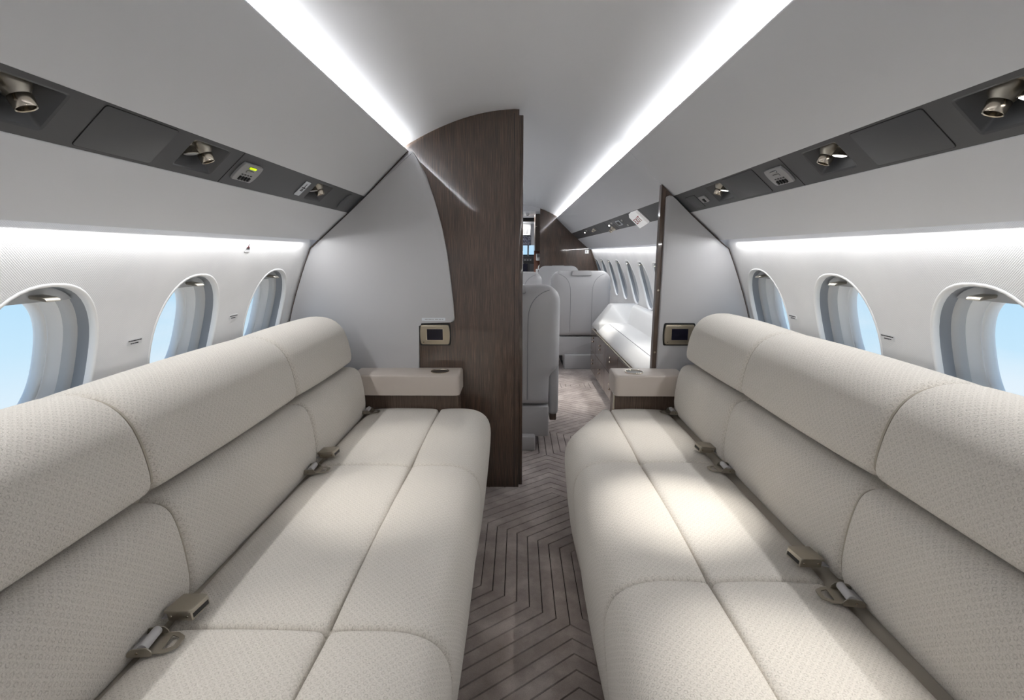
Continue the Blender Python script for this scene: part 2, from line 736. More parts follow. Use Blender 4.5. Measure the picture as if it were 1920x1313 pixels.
def sup(t, a, b, e=2.35):
    c, s_ = math.cos(t), math.sin(t)
    return a * math.copysign(abs(c) ** (2 / e), c), b * math.copysign(abs(s_) ** (2 / e), s_)


def wall_cell(bb, s, yc, ya, yb, z0=.62, z1=1.30):
    """patch between ya and yb with an oval hole at yc"""
    v, f = [], []
    angs = [2 * PI * i / NT for i in range(NT)]
    R = 9
    for t in angs:
        dy, dz = sup(t, WA, WB)
        # outer point on rectangle in the same direction
        oy, oz = math.cos(t), math.sin(t)
        ky = ((yb - yc) if oy > 0 else (yc - ya)) / max(abs(oy), 1e-6)
        kz = ((z1 - ZC) if oz > 0 else (ZC - z0)) / max(abs(oz), 1e-6)
        k = min(ky, kz)
        ey, ez = oy * k, oz * k
        for r in range(R + 1):
            u = (r / R) ** 1.3
            y, z = yc + dy * (1 - u) + ey * u, ZC + dz * (1 - u) + ez * u
            v.append((s * wx(z), y, z))
    m = R + 1
    for i in range(NT):
        j = (i + 1) % NT
        for r in range(R):
            f.append([i * m + r, j * m + r, j * m + r + 1, i * m + r + 1])
    # corners of the rectangle
    for (cy, cz) in ((yb, z1), (ya, z1), (ya, z0), (yb, z0)):
        ang = math.atan2(cz - ZC, cy - yc) % (2 * PI)
        i = int(ang / (2 * PI / NT)) % NT
        j = (i + 1) % NT
        v.append((s * wx(cz), cy, cz))
        f.append([i * m + R, j * m + R, len(v) - 1])
    bb.add(v, f)


def wall_patch(bb, s, ya, yb, z0=.62, z1=1.30, n=10):
    v, f = [], []
    for k in range(n + 1):
        z = z0 + (z1 - z0) * k / n
        for y in (ya, yb):
            v.append((s * wx(z), y, z))
    for k in range(n):
        f.append([2 * k, 2 * k + 1, 2 * k + 3, 2 * k + 2])
    bb.add(v, f)


for s, side, aft in ((-1, 'left', WL), (1, 'right', WR)):
    bb = B()
    for lst, lo, hi in ((aft, YA, YB + .02), (WM, YB + .02, YF + .02)):
        edge = lo
        for i, yc in enumerate(lst):
            a = yc - .2 if i == 0 else (lst[i - 1] + yc) / 2
            b = yc + .2 if i == len(lst) - 1 else (lst[i + 1] + yc) / 2
            b = min(b, hi)
            if a > edge + 1e-4:
                wall_patch(bb, s, edge, a)
            wall_cell(bb, s, yc, a, b)
            edge = b
        if edge < hi - 1e-4:
            wall_patch(bb, s, edge, hi)
    wall_patch(bb, s, YA, YF + .02, 1.30, 1.40, 5)
    wall_patch(bb, s, YA, YF + .02, 0, .62, 6)
    struct(bb.make('wall_' + side, WALLM, angle=80), side + ' sidewall of white woven cloth with oval windows', 'wall')

# ---- windows
PHI = math.radians(13)


def ring_pts(s, yc, a, b, depth):
    nx, nz = math.cos(PHI) * depth, math.sin(PHI) * depth
    out = []
    for i in range(NT):
        dy, dz = sup(2 * PI * i / NT, a, b)
        z = ZC + dz
        out.append((s * (wx(z) + nx), yc + dy, z + nz))
    return out


def rings(s, yc, lst, cap=False):
    v, f = [], []
    for a, b, d in lst:
        v += ring_pts(s, yc, a, b, d)
    for k in range(len(lst) - 1):
        for i in range(NT):
            j = (i + 1) % NT
            f.append([k * NT + i, k * NT + j, (k + 1) * NT + j, (k + 1) * NT + i])
    if cap:
        f.append(list(range(NT)))
        f.append([(len(lst) - 1) * NT + i for i in range(NT)])
    return v, f


def make_window(num, s, yc, side):
    where = 'aft compartment' if yc < YB else 'mid cabin'
    lst = (WL if s < 0 else WR) if yc < YB else WM
    nth = len(lst) - lst.index(yc)
    w = thing('window_%d' % num, 'oval cabin window in the %s wall of the %s, number %d counting from its forward end' % (side, where, nth), 'window', (s * wx(ZC), yc, ZC), kind='structure')
    M('rim', *rings(s, yc, [(.168, .218, -.0005), (.1655, .2155, -.0028), (.161, .211, -.0022), (.158, .208, .003), (.1565, .2065, .010), (.156, .206, .016)]), WHITE, w, angle=80)
    M('shade_track', *rings(s, yc, [(.156, .206, .014), (.1535, .2035, .030), (.1515, .2015, .041)]), TRACK, w, angle=70)
    M('reveal', *rings(s, yc, [(.1515, .2015, .040), (.145, .195, .044), (.142, .192, .055), (.139, .188, .068)]), REVEAL, w, angle=70)
    M('inner_frame', *rings(s, yc, [(.140, .189, .066), (.137, .185, .069), (.130, .177, .078), (.124, .170, .088), (.1225, .168, .093)]), WHITE, w, angle=70)
    M('pane_surround', *rings(s, yc, [(.122, .169, .091), (.118, .165, .089), (.114, .160, .093), (.112, .157, .104), (.113, .158, .118)]), WHITE, w, angle=70)
    M('pane', *rings(s, yc, [(.1145, .160, .112), (.1145, .160, .115)], cap=True), GLASS, w, angle=30)
    # raised shade showing at the top of the oval
    zs = ZC + .163
    pts = [p for p in [sup(PI * i / 40, .150, .200) for i in range(41)] if ZC + p[1] > zs]
    nx, nz = math.cos(PHI), math.sin(PHI)
    v, f = [], []
    for dd in (.030, .036):
        for (dy, dz) in pts:
            v.append((s * (wx(ZC + dz) + nx * dd), yc + dy, ZC + dz + nz * dd))
    n = len(pts)
    f = [list(range(n)), [n + i for i in range(n)][::-1]] + [[i, (i + 1) % n, n + (i + 1) % n, n + i] for i in range(n)]
    sh = M('shade', v, f, SHADE, w, smooth=False)
    bl = B()
    zt = ZC + .182
    x0 = wx(zt)
    prof = rounded([(x0 + .030, zt + .010), (x0 - .006, zt + .004), (x0 - .012, zt - .006), (x0 - .006, zt - .005), (x0 + .030, zt + .001)], .004, 3)
    bl.slab([(p[0], p[1]) for p in prof], yc - .018, yc + .018, lambda u, q, d: (s * u, d, q), bev=.002, seg=2, both=True)
    bl.make('shade_handle', NICK, sh, angle=40)
    return w


k = 0
for s, side, aft in ((-1, 'left', WL), (1, 'right', WR)):
    for yc in aft + WM:
        k += 1
        make_window(k, s, yc, side)
NW = k

# ---- valances (trim) above and below the service strips
tn = [0]


def trim(poly, y0, y1, label, s, mat=VAL, bev=.0035):
    tn[0] += 1
    b = B()
    b.slab(poly, y0, y1, lambda u, w, d: (s * u, d, w), bev=0)
    o = b.make('trim_%d' % tn[0], mat, angle=50)
    return struct(o, label, 'trim')


def thick(a, b, t, lip0=0.0, lip1=0.0):
    d = Vector((b[0] - a[0], b[1] - a[1])).normalized()
    nn = Vector((-d.y, d.x))
    if nn.x < 0:
        nn = -nn
    p = [a, b, (b[0] + nn.x * t, b[1] + nn.y * t), (a[0] + nn.x * t, a[1] + nn.y * t)]
    return rounded(p, [.004, .004, .002, .002], 3)


SEGS = {-1: [(YA, YB - .001, 'aft'), (YM, YF, 'mid')], 1: [(YA, 2.459, 'aft'), (2.4605, YF, 'mid')]}
for s, side in ((-1, 'left'), (1, 'right')):
    for y0, y1, w in SEGS[s]:
        trim(thick(LIP, ST0, .012), y0, y1, '%s upper valance panel below the light cove, %s cabin' % (side, w), s)
        cuts = [y0, y1] if w == 'aft' else [y0, 3.68, y1]
        for a, b in zip(cuts[:-1], cuts[1:]):
            nm = w if w == 'aft' else ('mid forward' if a > 3 else 'mid aft')
            trim(thick(ST1, VB, .006), a + .0008, b - .0008, '%s lower valance panel above the windows, %s cabin' % (side, nm), s)

# ---- service strips with recesses
TD = Vector((ST1[0] - ST0[0], ST1[1] - ST0[1]))
TLEN = TD.length
TD.normalize()
REC = {-1: [(.735, .880), (1.200, 1.347), (1.915, 2.066)], 1: [(.785, .930), (1.245, 1.390), (1.925, 2.073)]}
RT0, RT1, RDEP = .010, .096, .060


def sp(s, y, t, h=0.0):
    """point on the service strip: y along the cabin, t across from the inner edge, h into the cabin"""
    x = ST0[0] + TD.x * t
    z = ST0[1] + TD.y * t
    nx, nz = TD.y, -TD.x          # towards the cabin (inboard and down)
    return Vector((s * (x + nx * h), y, z + nz * h))


def strip_mesh(s, y0, y1, recs):
    b = B()
    ys = [y0]
    cells = []
    for a, c in recs:
        cells.append((ys[-1], a, None))
        cells.append((a, c, 1))
        ys.append(c)
    cells.append((ys[-1], y1, None))
    t0, t1 = -.002, TLEN + .002
    for a, c, r in cells:
        q = lambda ya, yb, ta, tb: b.add([sp(s, ya, ta, -.002), sp(s, yb, ta, -.002), sp(s, yb, tb, -.002), sp(s, ya, tb, -.002)], [[0, 1, 2, 3]])
        if r is None:
            q(a, c, t0, t1)
        else:
            q(a, c, t0, RT0)
            q(a, c, RT1, t1)
            out = rounded([(a, RT0), (c, RT0), (c, RT1), (a, RT1)], .010, 4)
            # corner fill: keep the opening rectangular outside, rounded inside
            rect = [(a, RT0), (c, RT0), (c, RT1), (a, RT1)]
            n = len(out)
            mid = inset(out, .004)
            ym, tm = (a + c) / 2, (RT0 + RT1) / 2
            base = [((p[0] - ym) * .40 + ym, (p[1] - tm) * .40 + tm - .012) for p in out]
            v = [sp(s, *p, -.002) for p in out] + [sp(s, *p, -.004) for p in mid] + [sp(s, *p, -RDEP) for p in base]
            f = []
            for k2 in range(2):
                for i in range(n):
                    j = (i + 1) % n
                    f.append([k2 * n + i, k2 * n + j, (k2 + 1) * n + j, (k2 + 1) * n + i])
            f.append([2 * n + i for i in range(n)])
            for ci, cp in enumerate(rect):
                v.append(sp(s, *cp, -.002))
                idx = len(v) - 1
                seg = [ci * 5 + i for i in range(5)]
                for i in range(4):
                    f.append([idx, seg[i], seg[i + 1]])
            b.add(v, f)
    return b


def strip_slab(b, s, poly, h0, h1, bev=0, seg=2):
    """poly in (y, t); h1 is the cabin side"""
    return b.slab(poly, h1, h0, lambda u, w, d: tuple(sp(s, u, w, d)), bev=bev, seg=seg)


def strip_outline(s, y0, y1, ta, tb, r=.006, bow=0.0):
    p = rounded([(y0, ta), (y1, ta), (y1, tb), (y0, tb)], r, 4)
    return p


STRIPS = {}
for s, side in ((-1, 'left'), (1, 'right')):
    for y0, y1, w in SEGS[s]:
        tn[0] += 1
        o = strip_mesh(s, y0, y1, REC[s] if w == 'aft' else []).make('trim_%d' % tn[0], STRIP, angle=25)
        struct(o, 'dark grey overhead service strip along the %s side, %s cabin' % (side, w), 'trim')
        STRIPS[(s, w)] = o


def door_panel(s, w, y0, y1, ta=.006, tb=.106, mat=STRIP2):
    o = STRIPS[(s, w)]
    b = B()
    strip_slab(b, s, strip_outline(s, y0, y1, ta, tb, .007), -.004, -.0004, bev=.0006)
    p = b.make('access_panel', mat, o)
    b2 = B()
    strip_slab(b2, s, strip_outline(s, y0 - .0010, y1 + .0010, ta - .0010, tb + .0010, .0075), -.004, -.0012)
    b2.make('panel_gap', DARK, o)
    return p


door_panel(-1, 'aft', .945, 1.138)
door_panel(1, 'aft', .985, 1.188)
door_panel(1, 'aft', 1.66, 1.895)
door_panel(1, 'aft', 2.23, 2.35, .03, .100)
for s, yy in ((-1, 1.398), (1, 1.488), (-1, .25), (1, .30)):
    b = B()
    strip_slab(b, s, [(yy - .0012, 0), (yy + .0012, 0), (yy + .0012, TLEN), (yy - .0012, TLEN)], -.004, -.0014)
    b.make('joint_line', DARK, STRIPS[(s, 'aft')])
for yy in (3.15, 3.5, 4.15, 4.45, 5.0, 5.6, 6.2):
    b = B()
    strip_slab(b, 1, [(yy - .002, 0), (yy + .002, 0), (yy + .002, TLEN), (yy - .002, TLEN)], -.004, -.0014)
    b.make('joint_line', DARK, STRIPS[(1, 'mid')])

# ---- end walls
yb_ = B()
pts = [(x, ceil_z(x) + .01) for x in np.linspace(-.60, .60, 25)]
outer = [(-1.19, 0), (-1.19, .7)] + [(-wx(z) - .012, z) for z in (.8, .9, 1.0, 1.1, 1.2, 1.3)] + [(-.83, 1.43), (-.62, 1.64)] + pts + [(.62, 1.64), (.83, 1.43)] + [(wx(z) + .012, z) for z in (1.3, 1.2, 1.1, 1.0, .9, .8)] + [(1.19, .7), (1.19, 0)]
struct(B().slab(outer, YA - .03, YA, XZ).make('wall_back', VAL, smooth=False), 'plain leather aft wall behind the divans', 'wall')


# ================================================================== PARTITIONS
def prof_side(s, grow, z0=0.0, xin=None):
    """outline of one half of the cabin section from the cove lip round to the floor, grown outwards"""
    p = [(LIP[0] + .02, LIP[1] + grow), (ST0[0] + grow, ST0[1] + grow), (ST1[0] + grow, ST1[1] + grow), (VB[0] + grow, VB[1] + grow)]
    p += [(wx(z) + grow, z) for z in (1.25, 1.18, 1.10, 1.03, .96, .9, .83, .76, .7, .4)]
    p += [(wx(.62) + grow, z0)]
    return [(s * a, b) for a, b in p]


# left aft partition
pl = thing('cabin_partition', 'tall lacquered walnut partition with arched top left of the aisle', 'partition', (-.55, YB, 0))
arch = [(.003, 0), (.003, 1.8785)] + [(x, ceil_z(x) - .0005) for x in np.linspace(-.02, -.535, 16)]
poly = arch + prof_side(-1, .003)
b = B().slab(poly, YB, YB + .030, XZ)
b.make('wood_panel', WOOD, pl, angle=30)
B().box((-.0105, YB + .0455, .931), (.066, .031, 1.862), .003).make('edge_trim', WOOD, pl)
B().box((-.020, YB - .0008, .932), (.0022, .002, 1.86)).make('joint_line', DARK, pl)
# padded grey panel on it
pp = [(-.500, 1.700), (-.478, 1.670), (-.434, 1.587), (-.397, 1.470), (-.365, 1.342), (-.345, 1.225), (-.332, 1.113), (-.322, 1.005), (-.315, .893), (-.493, .887), (-.502, .634)]
right_part = rounded(pp, [.012, 0, 0, 0, 0, 0, 0, 0, .02, .012, .016], 5)
side_part = [(-wx(z) + .012, z) for z in (.634, .70, .76, .83, .9, .96, 1.03, 1.10, 1.18, 1.25)] + [(-.960, 1.286), (-.812, 1.412), (-.727, 1.488), (-.520, 1.688)]
B().slab(right_part + side_part, YB - .020, YB, XZ, bev=.009, seg=4).make('padded_panel', PANEL, pl, angle=50)

# right aft partition
pr = thing('cabin_partition', 'narrow walnut edged partition under the valance right of the aisle', 'partition', (.9, YB, 0))
poly = [(.675, 0), (.675, 1.5475)] + [(ST0[0] - .001, ST0[1] - .001), (ST1[0] - .001, ST1[1] - .001), (VB[0] - .001, VB[1] - .001)] + [(wx(z) - .001, z) for z in (1.25, 1.18, 1.10, 1.03, .96, .9, .83, .76, .7)] + [(wx(.62), 0)]
B().slab(poly, YB, YB + .034, XZ).make('wood_panel', WOOD, pr, angle=30)
pp = [(.697, .646), (.697, 1.492), (.716, 1.497)] + [(ST0[0] + .008, ST0[1] - .018), (ST1[0], ST1[1] - .016), (VB[0] - .008, VB[1] - .010)] + [(wx(z) - .012, z) for z in (1.25, 1.18, 1.10, 1.03, .96, .9, .83, .76, .70, .646)]
pp = rounded(pp, [.014, .012, .008] + [0] * 13, 5)
B().slab(pp, YB - .020, YB, XZ, bev=.008, seg=4).make('padded_panel', PANEL, pr, angle=50)
for z in (1.05, .74):
    B().lathe([(.006, -.002), (.005, .001)], 12, Matrix.Translation((.686, YB, z)) @ Matrix.Rotation(PI / 2, 4, 'X')).make('latch_button', NICKL, pr)


# forward bulkhead, right and left of the doorway
def fwd(s, label):
    t = thing('forward_bulkhead', label, 'partition', (s * .7, YF, 0))
    p = [(s * .298, 0), (s * .298, ceil_z(.298) - .001)] + [(s * x, ceil_z(x) - .001) for x in np.linspace(.32, .535, 8)] + prof_side(s, .004)
    B().slab(p, YF, YF + .03, XZ).make('wood_panel', WOOD, t, angle=30)
    return t


fb = fwd(1, 'lacquered walnut forward bulkhead right of the cockpit doorway')
fwd(-1, 'lacquered walnut forward bulkhead left of the cockpit doorway, behind the partition')
b = B()
pts3 = [(wx(z) - .006, YF - .012, z) for z in np.linspace(1.28, .5, 14)]
b.tube(pts3, .011, 8)
b.make('edge_moulding', WOODS, fb)

# ================================================================== ARMRESTS
for s, x0, x1, side in ((-1, .281, .80, 'left'), (1, .462, .80, 'right')):
    a = thing('armrest_ledge', 'taupe leather armrest ledge with a round cup holder at the head of the %s sofa' % side, 'armrest', (s * (x0 + x1) / 2, 2.35, 0))
    out = rounded([(x0, 2.270), (x1, 2.270), (x1, YB - .001), (x0, YB - .001)], [.028, 0, 0, 0], 6)
    if s < 0:
        out = [(-p[0], p[1]) for p in out]
    cxp = s * (.382 if s < 0 else .564)
    b = B().slab(out, .660, .560, XY, bev=.012, seg=4)
    b.make('pad', ARM, a, angle=45)
    b = B().slab([(s * (x0 + .012), 2.318), (s * x1, 2.318), (s * x1, YB - .001), (s * (x0 + .012), YB - .001)], .02, .560, XY)
    b.make('base_panel', WOODS, a, smooth=False)
    if s > 0:
        B().box((x0 + .006, 2.33, .29), (.008, .02, .54), .002).make('edge_strip', NICKL, a)
    else:
        B().lathe([(.006, 0), (.004, .004)], 10, Matrix.Translation((-.288, 2.33, .545)) @ Matrix.Rotation(-PI / 2, 4, 'Y')).make('latch_button', NICK, a)
    cup = B().lathe([(.0445, .6605), (.0445, .6635), (.042, .6645), (.0395, .6635), (.0385, .6615), (.0385, .6608)], 32, Matrix.Translation((cxp, 2.345, 0)), False, False)
    c = cup.make('cup_holder', NICKL, a, angle=60)
    B().lathe([(.0386, .6612), (.0380, .6606)], 32, Matrix.Translation((cxp, 2.345, 0)), False, True).make('cup_well_disc', Mat('cup_well_shade', rgb(44, 37, 32), .45).m, c)  # flat disc, shade of the holder's depth put into the dark colour


# ================================================================== CONTROL SCREENS
def control(s, xc, zc, label, y):
    t = thing('control_screen', label, 'screen', (xc, y, zc))
    w, h = .0690, .0490
    def o(w, h, bow):
        p = []
        for k in range(9):
            q = -1 + k / 4
            p.append((xc + w + bow * (1 - q * q), zc + q * h))
        for k in range(9):
            q = 1 - k / 4
            p.append((xc - w - bow * (1 - q * q), zc + q * h))
        return rounded(p, [.010 if i in (0, 8, 9, 17) else 0 for i in range(18)], 4)
    B().slab(o(w + .006, h + .007, .005), y - .003, y, XZ).make('surround', BLACK, t, smooth=False)
    B().slab(o(w, h, .005), y - .012, y - .003, XZ, bev=.003, seg=3).make('bezel', BEZ, t, angle=40)
    B().slab(rounded([(xc - .042, zc - .029), (xc + .042, zc - .029), (xc + .042, zc + .031), (xc - .042, zc + .031)], .003, 2), y - .0135, y - .0115, XZ).make('screen_frame', NICKL, t, smooth=False)
    B().slab(rounded([(xc - .0395, zc - .0265), (xc + .0395, zc - .0265), (xc + .0395, zc + .0285), (xc - .0395, zc + .0285)], .002, 2), y - .0142, y - .0120, XZ).make('display', SCREEN, t, smooth=False)
    B().lathe([(.0022, -.001), (.0022, .0008)], 10, Matrix.Translation((xc - .057, y - .0122, zc - .038)) @ Matrix.Rotation(PI / 2, 4, 'X')).make('sensor', BLACK, t)


control(-1, -.416, .829, 'small dark touch screen in a champagne frame on the left walnut partition', YB)
control(1, .795, .835, 'small dark touch screen in a champagne frame on the right grey partition', YB - .020)

# ================================================================== SOFAS
def seat_sec(f, sx):
    p = [(.728, .30), (.728, .44), (.724, .466), (.706, .480), (.68, .484), (.62, .487), (.54, .488), (sx + .05, .486), (sx + .018, .484), (sx + .006, .478),
         (sx, .458), (sx - .006, .478), (sx - .018, .484), (sx - .06, .487), (f + .12, .487), (f + .075, .480), (f + .04, .464), (f + .015, .438), (f + .002, .400), (f, .350),
         (f + .008, .26), (f + .020, .15), (f + .036, .03), (f + .045, .010), (f + .08, .008), (.5, .008), (.728, .008)]
    return chaikin(p, 1)


LOW = chaikin([(.850, .708), (.806, .710), (.782, .706), (.764, .694), (.753, .672), (.744, .63), (.738, .57), (.737, .52), (.744, .482), (.762, .456), (.86, .452), (.92, .55), (.93, .69)], 1)
UPP = chaikin([(.835, .7215), (.806, .724), (.786, .735), (.779, .758), (.783, .80), (.792, .845), (.808, .888), (.834, .921), (.87, .941), (.915, .950), (.97, .947), (1.03, .928), (1.075, .89), (1.10, .84), (1.105, .76), (1.09, .718), (.95, .7155)], 1)


def shift(sec, dx, dz):
    return [(a + dx, b + dz) for a, b in sec]


SOFA = {}


def sofa(s, label, front, sx, seats, backs, dz):
    t = thing('sofa', label, 'sofa', (s * .6, 1.2, 0))
    y0, y1 = seats[0] + .01, seats[-1] - .02
    B().box((s * .90, (y0 + y1) / 2, .228), (.38, y1 - y0, .472), .004).make('base', FABRIC_PIPE, t)
    B().box((s * .945, (backs[0] + backs[-1]) / 2, .66 + dz), (.23, backs[-1] - backs[0] - .04, .46), .01).make('back_frame', FABRIC_PIPE, t)
    sec = seat_sec(front, sx)

    def taper(x, y):
        t = max(0, (y - 1.99) / .326)
        t = t * t / (t + .12) * 1.12
        return sx - (sx - x) * (1 - .80 * t) if x < sx else x
    for i in range(3):
        c = cushion('seat_cushion', sec, seats[i] + .0006, seats[i + 1] - .0006, s, FABRIC, t, r=.016, bulge=.006, uv0=.01 * i, warp=taper if (s > 0 and i == 2) else None)
    for i in range(3):
        lo = cushion('back_cushion', shift(LOW, 0 if s > 0 else -.010, dz), backs[i] + .001, backs[i + 1] - .001, s, FABRIC, t, r=.020, bulge=.004)
        up = cushion('bolster', shift(UPP, 0, dz), backs[i] + .001, backs[i + 1] - .001, s, FABRIC, t, r=.022, bulge=.004)
        if i > 0:
            for o, sc, rr, lo_i, hi_i in ((lo, shift(LOW, 0 if s > 0 else -.010, dz), .0035, 2, 19), (up, shift(UPP, 0, dz), .0035, 2, 24)):
                q = inset(sc, .0135)
                B().tube([(s * q[j][0], backs[i] + .0045, q[j][1]) for j in range(lo_i, hi_i)], rr, 6).make('piping', FABRIC_PIPE, o)
    return t


SOFA[-1] = sofa(-1, 'cream fabric three seat sofa along the left wall', .133, .384, [.09, .868, 1.652, 2.312], [.20, .980, 1.682, 2.268], -.006)
SOFA[1] = sofa(1, 'cream fabric three seat sofa along the right wall', .205, .447, [.25, 1.030, 1.690, 2.316], [.33, 1.032, 1.690, 2.268], .012)


# ================================================================== SEAT BELTS
def belt_buckle(label, loc, rz, tilt=0):
    t = thing('seat_belt_buckle', label, 'seat belt', (0, 0, 0), 'lift lever buckles on the sofas')
    B().box((0, 0, .0105), (.056, .051, .019), .0025, 2).make('housing', NICK, t, world=False)
    lid = rounded([(-.032, -.027), (.024, -.027), (.0295, -.022), (.0295, .022), (.024, .027), (-.032, .027)], .003, 2)
    B().slab(lid, .0250, .0195, XY, bev=.0015, seg=2).make('lift_lever', NICK, t, world=False)
    B().box((.0282, 0, .0105), (.001, .042, .009)).make('slot', BLACK, t, world=False, smooth=False)
    for y in (-.0258, .0258):
        for x in (-.019, .018):
            B().lathe([(.003, -.0006), (.0024, .0008)], 10, Matrix.Translation((x, y, .0115)) @ Matrix.Rotation(-PI / 2 if y > 0 else PI / 2, 4, 'X')).make('rivet', NICKL, t, world=False)
    B().box((-.036, 0, .004), (.034, .044, .003), .001, 1, Matrix.Rotation(-.15, 3, 'Y')).make('webbing', WEB, t, world=False)
    t.location = loc
    t.rotation_euler = (0, tilt, rz)
    return t


def belt_tongue(label, loc, rz, tilt=0):
    t = thing('seat_belt_tongue', label, 'seat belt', (0, 0, 0), 'slotted tongues on the sofas')
    # plate with a long slot, pointed corners
    outer = rounded([(.010, -.026), (.034, -.026), (.052, -.014), (.052, .014), (.034, .026), (.010, .026)], .004, 3)
    inner = rounded([(.026, -.019), (.043, -.011), (.043, .011), (.026, .019)], .004, 3)
    bm = bmesh.new()
    vs, h = [], .0035
    def loop(p, z):
        return [bm.verts.new((a, c, z)) for a, c in p]
    n1, n2 = len(outer), len(inner)
    o0, o1, i0, i1 = loop(outer, h), loop(outer, h + .0022), loop(inner, h), loop(inner, h + .0022)
    for a, b2, n in ((o0, o1, n1), (i0, i1, n2)):
        for i in range(n):
            bm.faces.new((a[i], a[(i + 1) % n], b2[(i + 1) % n], b2[i]))
    for oo, ii in ((o0, i0), (o1, i1)):
        e1 = [bm.edges.get((oo[i], oo[(i + 1) % n1])) for i in range(n1)]
        e2 = [bm.edges.get((ii[i], ii[(i + 1) % n2])) for i in range(n2)]
        bmesh.ops.triangle_fill(bm, use_beauty=True, edges=e1 + e2)
    B().bm(bm).make('tongue_plate', NICK, t, world=False, angle=30)
    # bracket with two cheeks
    b = B().box((-.008, 0, .0035), (.044, .054, .002), .0006, 1)
    b.make('bracket', NICK, t, world=False)
    for y in (-.0275, .0275):
        ch = rounded([(-.030, .001), (.014, .001), (.014, .010), (.006, .019), (-.022, .017), (-.030, .010)], .003, 3)
        B().slab(ch, y - .0012, y + .0012, XZ, bev=0).make('cheek', NICK, t, world=False, angle=30)
        B().lathe([(.003, -.0006), (.0024, .0012)], 10, Matrix.Translation((-.012, y * 1.04, .009)) @ Matrix.Rotation(-PI / 2 if y > 0 else PI / 2, 4, 'X')).make('rivet', NICKL, t, world=False)
    B().lathe([(.0085, -.0245), (.009, -.023), (.009, .023), (.0085, .0245)], 18, Matrix.Translation((-.004, 0, .0145)) @ Matrix.Rotation(PI / 2, 4, 'X')).make('roller', WEB, t, world=False)
    B().box((-.036, 0, .004), (.036, .044, .0026), .001, 1, Matrix.Rotation(-.25, 3, 'Y')).make('webbing', WEB, t, world=False)
    t.location = loc
    t.rotation_euler = (0, tilt, rz)
    return t


ZS = .489
belt_tongue('slotted metal seat belt tongue nearest the camera on the left sofa', (-.700, .812, ZS), .10)
belt_buckle('metal seat belt buckle nearest the camera on the left sofa', (-.680, .891, ZS + .008), -.12, -.10)
belt_tongue('slotted metal seat belt tongue in the middle of the left sofa', (-.704, 1.585, ZS), .05)
belt_buckle('metal seat belt buckle in the middle of the left sofa', (-.694, 1.705, ZS + .006), -.05, -.10)
belt_tongue('slotted metal seat belt tongue beside the left armrest ledge', (-.706, 2.225, ZS), .0)
belt_tongue('slotted metal seat belt tongue beside the right armrest ledge', (.722, 2.235, ZS), PI)
belt_buckle('metal seat belt buckle in the middle of the right sofa', (.704, 1.768, ZS + .006), PI + .05, -.10)
belt_tongue('slotted metal seat belt tongue in the middle of the right sofa', (.714, 1.612, ZS), PI - .05)
belt_buckle('metal seat belt buckle nearest the camera on the right sofa', (.690, 1.081, ZS + .008), PI + .12, -.10)
belt_tongue('slotted metal seat belt tongue nearest the camera on the right sofa', (.712, .963, ZS), PI - .12)


# ================================================================== OVERHEAD SERVICE FITTINGS
def frame_on_strip(s, y, t, h, tiltx=0.0, tilty=0.0):
    """matrix with local z pointing into the cabin"""
    p = sp(s, y, t, h)
    n = (sp(s, y, t, 1) - sp(s, y, t, 0)).normalized()
    yy = Vector((0, 1, 0))
    xx = yy.cross(n).normalized()
    R = Matrix((xx, yy, n)).transposed().to_4x4()
    return Matrix.Translation(p) @ R @ Matrix.Rotation(tiltx, 4, 'X') @ Matrix.Rotation(tilty, 4, 'Y')


def vent(s, y, t, h, label, sc=1.0, tx=0, ty=0):
    o = thing('air_vent', label, 'air vent', (0, 0, 0), 'overhead air vents')
    B().lathe([(.031 * sc, -.001), (.032 * sc, .002), (.030 * sc, .004), (.026 * sc, .004)], 28).make('flange', NICK, o, world=False, angle=40)
    B().lathe([(.0265 * sc, .002), (.0255 * sc, .010 * sc), (.021 * sc, .022 * sc), (.0165 * sc, .029 * sc), (.0162 * sc, .031 * sc)], 28, cap1=False).make('ball_body', NICK, o, world=False, angle=60)
    B().lathe([(.0164 * sc, .030 * sc), (.0172 * sc, .032 * sc), (.0158 * sc, .049 * sc), (.0152 * sc, .050 * sc), (.0132 * sc, .049 * sc), (.0132 * sc, .036 * sc)], 28, cap0=False, cap1=False).make('nozzle', NICKL, o, world=False, angle=50)
    B().lathe([(.0133 * sc, .039 * sc), (.0133 * sc, .0395 * sc)], 20).make('nozzle_core', BLACK, o, world=False)
    B().lathe([(.005 * sc, .039 * sc), (.004 * sc, .044 * sc)], 12).make('nozzle_pin', NICKL, o, world=False)
    o.matrix_world = frame_on_strip(s, y, t, h, tx, ty)
    return o


def lamp(s, y, t, h, label, sc=1.0, tx=.9, ty=0, lit=True):
    o = thing('reading_light', label, 'reading light', (0, 0, 0), 'overhead reading lights')
    B().lathe([(.013 * sc, -.012 * sc), (.015 * sc, .0), (.0125 * sc, .012 * sc), (.013 * sc, .018 * sc), (.0185 * sc, .030 * sc), (.0195 * sc, .032 * sc), (.0175 * sc, .0325 * sc)], 24).make('housing', NICKL, o, world=False, angle=40)
    B().lathe([(.0172 * sc, .0322 * sc), (.012 * sc, .0345 * sc), (.004 * sc, .0352 * sc)], 24).make('lens', LENS if lit else SILV, o, world=False, angle=60)
    o.matrix_world = frame_on_strip(s, y, t, h, tx, ty)
    return o


